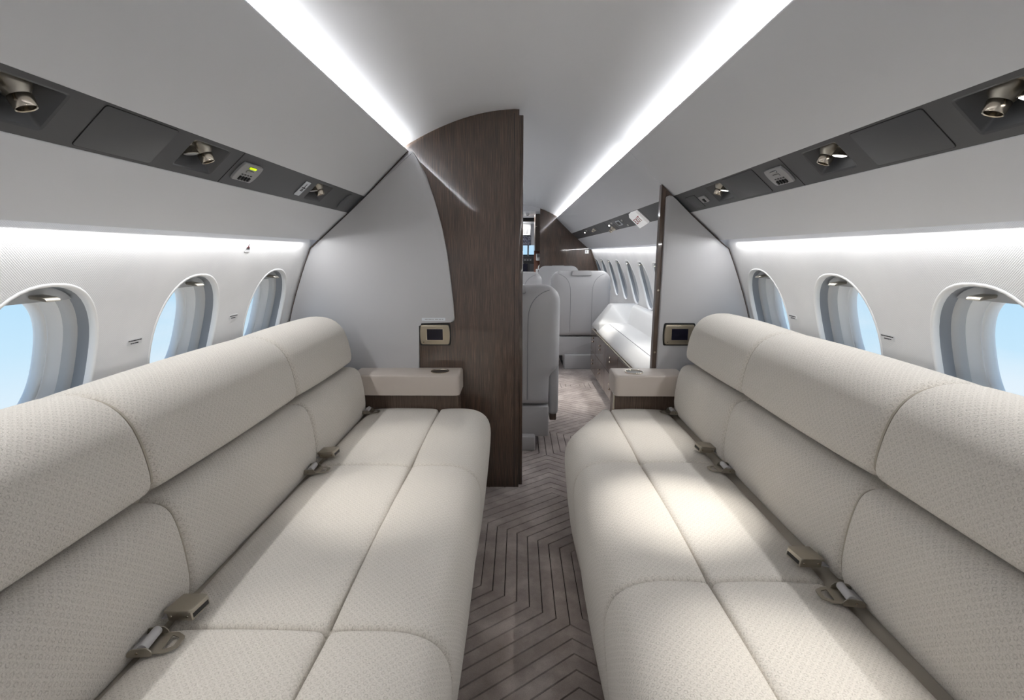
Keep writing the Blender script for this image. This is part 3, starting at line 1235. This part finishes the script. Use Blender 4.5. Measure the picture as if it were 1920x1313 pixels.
TC = (RT0 + RT1) / 2 - .010
for s, side in ((-1, 'left'), (1, 'right')):
    for i, (a, c) in enumerate(REC[s]):
        pos = ('recess nearest the camera', 'middle recess', 'recess nearest the partition')[i]
        ym = (a + c) / 2
        vent(s, ym + .016, TC - .004, -RDEP + .016, 'nickel air vent nozzle in the %s of the %s overhead strip' % (pos, side), 1.0, -.12, -.40 * s)
        lamp(s, ym - .038, TC - .004, -RDEP + .026, 'nickel reading light in the %s of the %s overhead strip' % (pos, side), .95, -.12, -.60 * s, s > 0)


def switch_plate(s, yc, label):
    t = thing('switch_plate', label, 'control panel', tuple(sp(s, yc, .052)))
    def oo(hw, ht, bow):
        p = []
        for k in range(7):
            q = -1 + k / 3
            p.append((yc + q * hw, .058 + ht + bow * (1 - q * q) * .3))
        for k in range(7):
            q = 1 - k / 3
            p.append((yc + q * hw, .058 - ht - bow * (1 - q * q) * .3))
        # bowed long sides
        r = []
        for (y, tt) in p:
            w = 1 + bow * 6 * (1 - ((tt - .058) / ht) ** 2) if abs(tt - .058) < ht else 1
            r.append((y, tt))
        return r
    hw, ht = .047, .031
    pts = []
    for k in range(9):
        q = -1 + k / 4
        pts.append((yc + hw + .006 * (1 - q * q), .056 + q * ht))
    for k in range(9):
        q = 1 - k / 4
        pts.append((yc - hw - .006 * (1 - q * q), .056 + q * ht))
    pts = rounded(pts, [.006 if i in (0, 8, 9, 17) else 0 for i in range(18)], 3)
    strip_slab(B(), s, pts, -.001, .0055, bev=.002).make('plate', SILV, t, angle=40)
    for (tt, m, hw2) in ((.036, GREEN if s < 0 else SILV, .017), (.049, SILV, .017)):
        strip_slab(B(), s, rounded([(yc - hw2, tt - .0034), (yc + hw2, tt - .0034), (yc + hw2, tt + .0034), (yc - hw2, tt + .0034)], .003, 3), .005, .0085, bev=.001).make('push_button', m, t)
        strip_slab(B(), s, rounded([(yc - hw2 - .0012, tt - .0046), (yc + hw2 + .0012, tt - .0046), (yc + hw2 + .0012, tt + .0046), (yc - hw2 - .0012, tt + .0046)], .004, 3), .005, .0060).make('button_gap', INK, t)
    for k in range(4):
        y = yc - .0225 + .015 * k
        strip_slab(B(), s, rounded([(y - .0045, .068), (y + .0045, .068), (y + .0045, .082), (y - .0045, .082)], .003, 3), .005, .0095, bev=.001).make('rocker', BLACK, t)
        strip_slab(B(), s, [(y - .004, .0605), (y + .004, .0605), (y + .004, .0635), (y - .004, .0635)], .005, .0066).make('symbol_mark', BLACK, t, smooth=False)


switch_plate(-1, 1.472, 'silver switch plate with a lit green button on the left overhead strip')
switch_plate(1, 1.552, 'silver switch plate with unlit buttons on the right overhead strip')
# small jack plate, right
t = thing('jack_plate', 'small silver plate with a square black button on the right overhead strip', 'control panel', tuple(sp(1, 2.17, .06)))
strip_slab(B(), 1, rounded([(2.135, .044), (2.205, .044), (2.205, .078), (2.135, .078)], .006, 3), -.001, .004, bev=.0015).make('plate', SILV, t)
strip_slab(B(), 1, rounded([(2.156, .057), (2.178, .057), (2.178, .074), (2.156, .074)], .002, 2), .004, .0065, bev=.001).make('push_button', BLACK, t)
# oval speaker, left
t = thing('speaker_grille', 'oval grey speaker grille at the forward end of the left overhead strip', 'speaker', tuple(sp(-1, 2.28, .055)))
ov = [(2.285 + .036 * math.copysign(abs(math.cos(a)) ** .8, math.cos(a)), .056 + .043 * math.copysign(abs(math.sin(a)) ** .8, math.sin(a))) for a in [2 * PI * i / 28 for i in range(28)]]
strip_slab(B(), -1, ov, -.001, .003, bev=.0012).make('cloth', Mat('speaker_cloth', rgb(100, 101, 104), .8).m, t)
# belt sign label, left strip
t = thing('strip_label', 'small white pictogram label beside the left forward air vent', 'label', tuple(sp(-1, 1.84, .055)))
strip_slab(B(), -1, rounded([(1.822, .022), (1.862, .022), (1.862, .088), (1.822, .088)], .003, 2), -.001, .0012).make('plate', PLAC, t, smooth=False)
for y0, y1, a, c in ((1.840, 1.844, .032, .048), (1.830, 1.854, .048, .053), (1.835, 1.849, .056, .060), (1.832, 1.852, .062, .066)):
    strip_slab(B(), -1, [(y0, a), (y1, a), (y1, c), (y0, c)], .001, .002).make('print_mark', INK, t, smooth=False)

# mid cabin strip fittings
for yy, tt, nm in ((4.28, .045, 'nearest the EXIT sign'), (5.80, .040, 'furthest forward')):
    lamp(1, yy, tt, .004, 'small reading light on the mid cabin overhead strip, the one %s' % nm, .42, .9, 0, True)
vent(1, 4.30, .088, -.004, 'small air vent on the mid cabin overhead strip beyond the EXIT sign', .9)
vent(1, 5.15, .045, -.004, 'small dark air vent on the mid cabin overhead strip above the leather seats', .7)
t = thing('jack_plate', 'small square outlined button plate on the mid cabin overhead strip', 'control panel', tuple(sp(1, 3.93, .055)))
strip_slab(B(), 1, rounded([(3.86, .030), (4.00, .030), (4.00, .078), (3.86, .078)], .006, 2), -.001, .004).make('plate', PLAC, t, smooth=False)
strip_slab(B(), 1, rounded([(3.885, .038), (3.975, .038), (3.975, .070), (3.885, .070)], .004, 2), .003, .006).make('push_button', BLACK, t, smooth=False)
for yy, tt in ((3.78, .04), (3.74, .092)):
    B().lathe([(.009, -.001), (.007, .006)], 12, frame_on_strip(1, yy, tt, 0)).make('indicator_lamp', WHITE, STRIPS[(1, 'mid')])

# ---- EXIT sign
ex = thing('exit_sign', 'white EXIT sign with red letters hanging from the mid cabin overhead strip', 'sign', tuple(sp(1, 3.40, .05)))
def exf(u, w, d):
    """sign plane: u towards the camera, w up the strip, d out of it"""
    return tuple(sp(1, 3.325 - u, .056 - w, d))


out = [(-.125, .028), (-.050, .053), (.133, .053), (.143, -.052), (-.138, -.078)]
B().slab(rounded(out, .004, 2), .015, -.004, exf, bev=.002, seg=2).make('housing', SIGNW, ex, angle=40)
cu = bpy.data.curves.new('exit_letters', 'FONT')
cu.body = 'EXIT'
cu.size = .098
cu.extrude = .0008
cu.space_character = 1.12
cu.offset = .0008
cu.align_x, cu.align_y = 'CENTER', 'CENTER'
to = bpy.data.objects.new('exit_letters', cu)
COL.objects.link(to)
dg = bpy.context.evaluated_depsgraph_get()
me = bpy.data.meshes.new_from_object(to.evaluated_get(dg))
bpy.data.objects.remove(to)
ex0, ex1 = min(p.co.x for p in me.vertices), max(p.co.x for p in me.vertices)
ey0, ey1 = min(p.co.y for p in me.vertices), max(p.co.y for p in me.vertices)
vv = []
for p in me.vertices:
    u = ((p.co.x - ex0) / (ex1 - ex0) - .5) * .200
    w = ((p.co.y - ey0) / (ey1 - ey0) - .5) * .040
    vv.append(exf(u + .012, w - .009 + u * .11, .0153 + p.co.z))
ff = [list(p.vertices) for p in me.polygons]
M('letters', vv, ff, RED, ex, smooth=False)

# ================================================================== PLACARDS
def wall_placard(s, yc, zc, hw, hh, marks, label, plate=PLAC, ink=INK):
    t = thing('wall_placard', label, 'label', (s * wx(zc), yc, zc))
    def fn(u, w, d):
        z = zc + w
        return (s * (wx(z) - d), yc + u, z)
    B().slab(rounded([(-hw, -hh), (hw, -hh), (hw, hh), (-hw, hh)], .002, 2), .0016, -.001, fn).make('plate', plate, t, smooth=False)
    for (x0, x1, z0, z1, m) in marks:
        B().slab([(x0, z0), (x1, z0), (x1, z1), (x0, z1)], .0024, .0012, fn).make('print_mark', m, t, smooth=False)


def lines(rows):
    out = []
    for z, h, spans in rows:
        for a, c in spans:
            out.append((a, c, z - h / 2, z + h / 2, INK))
    return out


TXT = lines([(.0042, .0030, [(-.025, -.018), (-.0165, -.008), (-.0065, .006), (.0075, .015), (.0165, .025)]), (-.0038, .0030, [(-.015, -.0105), (-.0085, -.0025), (-.0005, .0035), (.005, .014)])])
PW = Mat('placard_white', rgb(228, 228, 228), .5).m
wall_placard(-1, 1.407, .975, .028, .0085, TXT, 'small two line placard between the first and second left windows', PW)
wall_placard(-1, 1.913, .984, .028, .0085, TXT, 'small two line placard between the second and third left windows', PW)
wall_placard(1, 1.491, .978, .028, .0085, TXT, 'small two line placard between the near and middle right windows', PW)
wall_placard(1, 2.021, .972, .028, .0085, TXT, 'small two line placard between the middle and far right windows', PW)
wall_placard(-1, 1.883, 1.252, .018, .019, [(-.011, .011, -.0085, -.0055, INK), (-.010, .010, -.0045, -.0005, PINK), (-.0028, .0028, -.0005, .006, PINK), (-.002, .002, .008, .011, INK)], 'tiny dark red pictogram high on the left wall under the valance', PW)
t = thing('panel_placard', 'narrow pale placard on the grey partition above the left touch screen', 'label', (-.42, YB - .02, .907))
B().slab([(-.477, .9005), (-.361, .9005), (-.361, .9145), (-.477, .9145)], YB - .0213, YB - .0195, XZ).make('plate', PLAC, t, smooth=False)
for x0, x1 in ((-.462, -.448), (-.445, -.428), (-.425, -.418), (-.412, -.396), (-.393, -.380), (-.377, -.370)):
    B().slab([(x0, .9055), (x1, .9055), (x1, .9095), (x0, .9095)], YB - .0219, YB - .0212, XZ).make('print_mark', SILV, t, smooth=False)
t = thing('wall_switch', 'tiny white switch plate on the walnut forward bulkhead', 'switch', (.955, YF, 1.25))
B().slab(rounded([(.925, 1.222), (.975, 1.222), (.975, 1.272), (.925, 1.272)], .004, 2), YF - .006, YF, XZ, bev=.001).make('plate', WHITE, t)
B().slab([(.937, 1.236), (.951, 1.236), (.951, 1.262), (.937, 1.262)], YF - .009, YF - .006, XZ).make('rocker', SILV, t, smooth=False)


# ================================================================== MID CABIN SEATS
def club_seat(label, loc, rz, half, top, zl, zb, group='leather club seats in the mid cabin'):
    t = thing('club_seat', label, 'seat', (0, 0, 0), group)
    h = half
    rc = .10

    def wz(c):
        w = h
        if c > top - rc:
            w = h - rc + math.sqrt(max(rc * rc - (c - top + rc) ** 2, 0)) * 1.0
        k = min(max((c - zl - .17) / .10, 0), 1)
        return w * (.80 + .20 * k * k * (3 - 2 * k))
    DD = [0, .004, .014, .030, .055, .09, .14, .20]
    YY = [.062, .042, .024, .010, 0, -.007, -.013, -.016]

    def ysurf(a, c):
        d = min(wz(c) - abs(a), (top - c) * .9, (c - zl) * 3)
        return float(np.interp(d, DD, YY))
    zs = [zl + t * (top - rc - zl) for t in np.linspace(0, 1, 26)] + [top - rc + rc * math.sin(t) for t in np.linspace(.1, PI / 2, 12)]
    us = [math.sin(t) for t in np.linspace(-PI / 2, PI / 2, 33)]
    v, f = [], []
    for c in zs:
        w = wz(c)
        for u in us:
            v.append((u * w, ysurf(u * w, c), c))
    nu, nz = len(us), len(zs)
    for r in range(nz - 1):
        for q in range(nu - 1):
            f.append([r * nu + q, r * nu + q + 1, (r + 1) * nu + q + 1, (r + 1) * nu + q])
    bd = [q for q in range(nu)] + [r * nu + nu - 1 for r in range(1, nz)] + [(nz - 1) * nu + q for q in range(nu - 2, -1, -1)] + [r * nu for r in range(nz - 2, 0, -1)]
    b0 = len(v)
    for q in bd:
        v.append((v[q][0], .10, v[q][2]))
    for q in range(len(bd)):
        w = (q + 1) % len(bd)
        f.append([bd[q], bd[w], b0 + w, b0 + q])
    f.append([b0 + q for q in range(len(bd))])
    M('back_shell', v, f, SEATL, t, world=False, angle=75)
    for q in (-1, 1):
        pts = [(q * h * .36, zl + .05), (q * h * .36, zl + .3), (q * h * .365, top - .19), (q * h * .40, top - .13), (q * h * .50, top - .075), (q * h * .66, top - .040), (q * h * .78, top - .028)]
        pts = chaikin(pts, 3, closed=False)
        B().tube([(a, ysurf(a, c) - .0004, c) for a, c in pts], .0020, 6).make('seam', SEAM, t, world=False)
    flap = rounded([(-h * .33, top - .045), (h * .33, top - .045), (h * .31, top + .003), (-h * .31, top + .003)], [.008, .008, .012, .012], 4)
    B().slab(flap, -.010, .05, XZ, bev=.006, seg=3).make('head_flap', SEATL, t, world=False, angle=50)
    B().box((0, .0, top - .0475), (h * .62, .016, .003), .001, 1).make('flap_seam', SEAM, t, world=False)  # grey seam line along the lower edge of the head flap
    B().slab(rounded([(-h * .80, zb), (h * .80, zb), (h * .80, zl), (-h * .80, zl)], .012, 3), .012, .13, XZ, bev=.010, seg=3).make('skirt', SEATL, t, world=False, angle=50)
    B().box((0, .40, (zl + .45) / 2 + .02), (h * 1.55, .56, .15), .04, 4).make('seat_cushion', SEATL, t, world=False)
    B().box((0, .36, zl - .02), (h * 1.5, .50, .10), .02, 3).make('seat_base', SEATL, t, world=False)
    for q in (-1, 1):
        B().box((q * h * .91, .34, (zb + .12 + .60) / 2), (h * .2, .52, .60 - zb - .12), .025, 4).make('armrest', SEATL, t, world=False)
        B().box((q * h * .91, .34, zb + .10), (h * .14, .46, .05), .006, 2).make('arm_trim', WOODS, t, world=False)
    B().box((0, .10, zb / 2 + .01), (h * 1.06, .26, zb + .016), .012, 3).make('pedestal', SEATL, t, world=False)
    B().box((0, .36, .03), (h * 1.1, .40, .05), .01, 2).make('floor_track', DARK, t, world=False)
    t.location = loc
    t.rotation_euler = (0, 0, rz)
    return t


club_seat('grey leather club seat just beyond the walnut partition, seen from behind', (-.055, 2.96, 0), 0, .31, 1.040, .285, .085)
club_seat('grey leather club seat beyond the credenza, seen from behind', (.660, 5.20, 0), 0, .312, 1.045, .352, .145)
club_seat('grey leather club seat furthest forward on the right, facing aft', (.535, 6.75, 0), PI, .270, 1.062, .33, .12)
club_seat('grey leather club seat second in the left row, behind the nearest one', (-.060, 5.05, 0), 0, .305, 1.040, .33, .12)

# ================================================================== CREDENZA
cr = thing('credenza', 'walnut credenza with white leather cushion top on the right of the mid cabin', 'credenza', (.9, 3.5, 0))
Y0, Y1 = 2.52, 4.84
XF = .735
B().slab([(XF + .004, .085), (XF + .004, .492), (1.14, .492), (1.14, .085)], Y0, Y1, XZ).make('carcass', WOODS, cr, smooth=False)
B().slab([(XF + .055, 0), (XF + .055, .086), (1.14, .086), (1.14, 0)], Y0, Y1, XZ).make('toe_kick', DARK, cr, smooth=False)
cols = [Y0 + .004, 3.02, 3.52, 4.05, 4.52, Y1]
for i in range(len(cols) - 1):
    for z0, z1 in ((.088, .288), (.292, .488)):
        a, c = cols[i] + .002, cols[i + 1] - .002
        d = B().box((XF - .004, (a + c) / 2, (z0 + z1) / 2), (.016, c - a, z1 - z0), .002, 1).make('drawer', WOOD, cr)
        yk = {0: 2.75, 1: 3.25, 2: 3.79, 3: 4.30, 4: 4.70}[i]
        zk = .407 if z1 > .3 else .190
        for dz in (-.017, .017):
            B().lathe([(.007, 0), (.009, .006), (.006, .010)], 12, Matrix.Translation((XF - .012, yk, zk + dz)) @ Matrix.Rotation(-PI / 2, 4, 'Y')).make('knob', NICKL, d)
B().box((XF - .002, (Y0 + Y1) / 2, .4955), (.022, Y1 - Y0, .007), .002, 1).make('edge_strip', NICKL, cr)
sec = chaikin([(.738, .500), (.736, .520), (.760, .560), (.800, .596), (.840, .606), (.95, .610), (1.13, .612), (1.13, .500)], 1)
cushion('cushion_top', sec, Y0, 4.60, 1, WHITEL, cr, r=.012, bulge=.002)
B().tube([(.818, y, .6035) for y in (Y0 + .02, 3.5, 4.40)], .0018, 6).make('seam', SEAM, cr)
sec = chaikin([(.972, .596), (.985, .612), (1.02, .650), (1.085, .715), (1.112, .734), (1.14, .738), (1.168, .738), (1.168, .596)], 1)
cushion('side_bolster', sec, Y0, 4.84, 1, WHITEL, cr, r=.008, bulge=0)
bm = bmesh.new()
for p in [(.978, 4.37, .598), (.742, 4.49, .596), (.742, 4.49, .505), (.742, 4.80, .530), (.742, 4.93, .530), (.742, 4.93, .505), (.905, 4.76, .738), (1.160, 4.80, .738),
          (.905, 4.93, .738), (1.160, 4.93, .738), (.978, 4.37, .505), (1.160, 4.40, .505), (1.160, 4.40, .598), (1.160, 4.93, .505)]:
    bm.verts.new(p)
bmesh.ops.convex_hull(bm, input=bm.verts[:])
bmesh.ops.dissolve_limit(bm, angle_limit=.02, verts=bm.verts[:], edges=bm.edges[:])
bmesh.ops.bevel(bm, geom=bm.edges[:], offset=.012, segments=3, profile=.5, affect='EDGES')
B().bm(bm).make('end_bolster', WHITEL, cr, angle=50)

# ================================================================== FORWARD: GALLEY AND COCKPIT
g_ = B()
struct(B().slab([(-1.2, 1.80), (1.2, 1.80), (1.2, 1.83), (-1.2, 1.83)], YF + .05, 8.45, XZ).make('ceiling_forward', CEIL, smooth=False), 'flat white ceiling over the forward entry', 'ceiling')
for s, side in ((-1, 'left'), (1, 'right')):
    B2 = B().box((s * 1.19, 8.5, .9), (.02, 2.95, 1.85))
    struct(B2.make('wall_forward_' + side, PANEL, smooth=False), side + ' wall of the forward entry and cockpit', 'wall')
t = thing('smoke_detector', 'small round smoke detector on the forward entry ceiling', 'detector', (.135, 7.55, 1.80))
B().lathe([(.028, 0), (.028, -.014), (.020, -.024), (.010, -.026)], 18, Matrix.Translation((.135, 7.55, 1.80))).make('housing', WHITE, t)
B().lathe([(.021, -.0245), (.012, -.030)], 14, Matrix.Translation((.135, 7.55, 1.80))).make('sensor', INK, t)
t = thing('galley_cabinet', 'tall dark walnut galley cabinet beyond the forward doorway', 'cabinet', (.55, 7.6, 0))
B().box((.66, 7.86, 1.53), (.82, .50, .53), .004, 1).make('upper_cupboard', WOODS, t)
B().box((.66, 7.86, .45), (.82, .50, .90), .004, 1).make('lower_cupboard', WOODS, t)
B().box((.66, 8.09, 1.08), (.82, .02, .37)).make('backsplash', COPPER, t, smooth=False)
B().box((.66, 7.845, .912), (.84, .54, .024), .004, 1).make('worktop', WHITE, t)
B().box((.268, 7.604, 1.62), (.02, .008, .012), .002, 1).make('latch', NICKL, t)
t = thing('galley_dispenser', 'white boxy dispenser on the galley backsplash', 'appliance', (.305, 8.0, 1.18))
B().box((.325, 8.03, 1.165), (.085, .08, .11), .008, 2).make('body', WHITE, t)
B().box((.325, 7.988, 1.185), (.06, .004, .05), .001, 1).make('front_panel', SILV, t)
t = thing('galley_tap', 'curved white tap over the galley worktop', 'tap', (.35, 7.9, .924))
B().tube(chaikin_3d := [(.36, 7.92, .924), (.36, 7.92, 1.00), (.352, 7.90, 1.035), (.335, 7.86, 1.045), (.318, 7.82, 1.03), (.312, 7.80, .99)], .009, 8).make('spout', WHITE, t)
B().box((.36, 7.92, .935), (.05, .05, .02), .006, 2).make('base', WHITE, t)
t = thing('galley_box', 'white box with dark label on the galley worktop', 'box', (.31, 7.7, .924))
B().box((.32, 7.70, .955), (.10, .09, .06), .006, 2).make('body', WHITE, t)
B().box((.315, 7.6535, .955), (.03, .003, .03)).make('label_patch', INK, t, smooth=False)

# header over the doorway and area lights added to brighten entry and cockpit
hd = [(x, ceil_z(x) + .004) for x in np.linspace(-.60, .60, 25)] + [(.60, 1.64), (.31, 1.64), (.31, 1.795), (-.31, 1.795), (-.31, 1.64), (-.60, 1.64)]
struct(B().slab(hd, YF + .031, YF + .055, XZ).make('trim_doorway', CEIL, smooth=False), 'white header over the forward doorway', 'trim')
area('entry_fill', (.1, 7.8, 1.797), (0, 0, -1), .3, .3, 5)  # added fill for the galley and doorway, no fixture modelled
area('cockpit_fill', (.0, 8.8, 1.737), (0, 0, -1), .3, .3, 3.5)  # added to lift the dark cockpit, not a known dome light
# cockpit shell and fittings
struct(B().slab([(-1.2, 1.74), (1.2, 1.74), (1.2, 1.77), (-1.2, 1.77)], 8.45, 9.25, XZ).make('ceiling_cockpit', CEIL, smooth=False), 'pale cockpit ceiling above the overhead panel', 'ceiling')
struct(B().slab([(-1.2, 1.74), (1.2, 1.74), (1.2, 1.83), (-1.2, 1.83)], 8.43, 8.45, XZ).make('trim_cockpit', DARK, smooth=False), 'thin dark step between entry and cockpit ceilings', 'trim')
t = thing('overhead_panel', 'cockpit overhead switch panel dotted with pale legends', 'panel', (.12, 9.1, 1.45))
B().box((.02, 9.17, 1.50), (.40, .10, .10)).make('mounting', SHADE, t, smooth=False)
tiltp = lambda u, w, d: (u, 9.05 + d + (1.54 - w) * .5, w)
B().slab(rounded([(-.19, 1.365), (.225, 1.365), (.225, 1.535), (-.19, 1.535)], .01, 2), 0, .03, tiltp).make('plate', Mat('cockpit_blue_grey', rgb(52, 52, 66), .5).m, t, smooth=False)
b = B()
for i in range(20):
    for j in range(8):
        if random.random() < .72:
            x, z = -.175 + i * .020 + random.uniform(-.002, .002), 1.382 + j * .0185
            b.slab([(x, z), (x + random.uniform(.006, .014), z), (x + .008, z + random.uniform(.005, .011)), (x, z + .008)], -.006, 0, tiltp)
tag(b.make('switch_marks', PANELW, t, smooth=False), kind='stuff')
t = thing('louvre_vent', 'pale louvred vent on the cockpit ceiling above the overhead panel', 'vent', (.12, 9.0, 1.6))
B().box((.125, 9.02, 1.60), (.17, .02, .115), .004, 1).make('frame', WHITE, t)
B().box((.125, 9.08, 1.655), (.19, .12, .165), .004, 1).make('duct', WHITE, t)
for k in range(7):
    B().box((.080 + k * .014, 9.008, 1.60), (.006, .006, .085)).make('slot', INK, t, smooth=False)
t = thing('instrument_panel', 'dark cockpit instrument panel below the windscreen', 'panel', (.1, 9.1, 1.0))
B().slab([(-1.0, .55), (1.0, .55), (1.0, 1.13), (.6, 1.175), (-.6, 1.175), (-1.0, 1.13)], 9.1, 9.35, XZ).make('glareshield', Mat('cockpit_black', rgb(34, 33, 34), .6).m, t, smooth=False)
for x, z, w, h, m in ((.11, .96, .11, .16, SCREEN), (.255, .96, .10, .15, INK), (.17, 1.105, .16, .05, INK), (-.12, .96, .2, .16, SCREEN), (.4, .96, .14, .15, SCREEN)):
    B().box((x, 9.095, z), (w, .012, h), .003, 1).make('display', m, t)
for x in (.12, .17, .22):
    B().lathe([(.008, 0), (.007, .014)], 10, Matrix.Translation((x, 9.09, 1.105)) @ Matrix.Rotation(PI / 2, 4, 'X')).make('knob', SILV, t)
for i, (x0, x1) in enumerate(((-.80, .172), (.188, .95))):
    w = thing('window_%d' % (NW + 1 + i), 'slanted cockpit windscreen pane, %s of the centre post' % ('left' if i == 0 else 'right'), 'window', ((x0 + x1) / 2, 9.4, 1.28), kind='structure')
    fn = lambda u, q, d: (u, 9.36 + d - (q - 1.17) * .55, q)
    B().slab([(x0, 1.165), (x1, 1.165), (x1, 1.40), (x0, 1.40)], 0, .006, fn).make('pane', GLASS, w, smooth=False)
    for a, c, z0, z1 in ((x0 - .01, x0 + .006, 1.165, 1.40), (x1 - .006, x1 + .01, 1.165, 1.40)):
        B().slab([(a, z0), (c, z0), (c, z1), (a, z1)], -.008, .012, fn).make('post', SHADE, w, smooth=False)
struct(B().box((0, 9.56, .6), (2.4, .03, 1.2)).make('wall_front', DARK, smooth=False), 'dark nose bulkhead below the cockpit windscreen', 'wall')
struct(B().slab([(-1.2, 1.37), (1.2, 1.37), (1.2, 1.78), (-1.2, 1.78)], 9.22, 9.26, XZ).make('trim_windscreen', CEIL, smooth=False), 'pale cockpit liner over the windscreen', 'trim')

# ================================================================== READING LAMPS (lit right fittings, left seat pools, added mid cabin fill)
for (y, tx_, ty_, p) in ((.82, .47, .74, 26), (1.28, .47, 1.34, 42), (1.96, .50, 1.92, 20)):
    spot(tuple(sp(1, y, TC, .045)), (tx_, ty_, .48), p, 32, 1.0)
for (y, tx_, ty_, p) in ((.77, -.45, .75, 8), (1.24, -.42, 1.40, 18), (1.95, -.45, 1.85, 10)):
    spot(tuple(sp(-1, y, TC, .045)), (tx_, ty_, .48), p, 36, 1.0)
for (s_, y, tg, p) in ((1, 4.28, (.40, 4.25, 0), 40), (1, 5.80, (.45, 5.7, .5), 30), (-1, 3.35, (.25, 3.3, 0), 30), (-1, 4.45, (.2, 4.3, 0), 25), (1, 3.0, (.85, 3.1, .6), 14)):  # left ones and nearest right have no fitting, added to brighten the mid cabin
    spot(tuple(sp(s_, y, .05, .05)), tg, p, 60, 1.0)
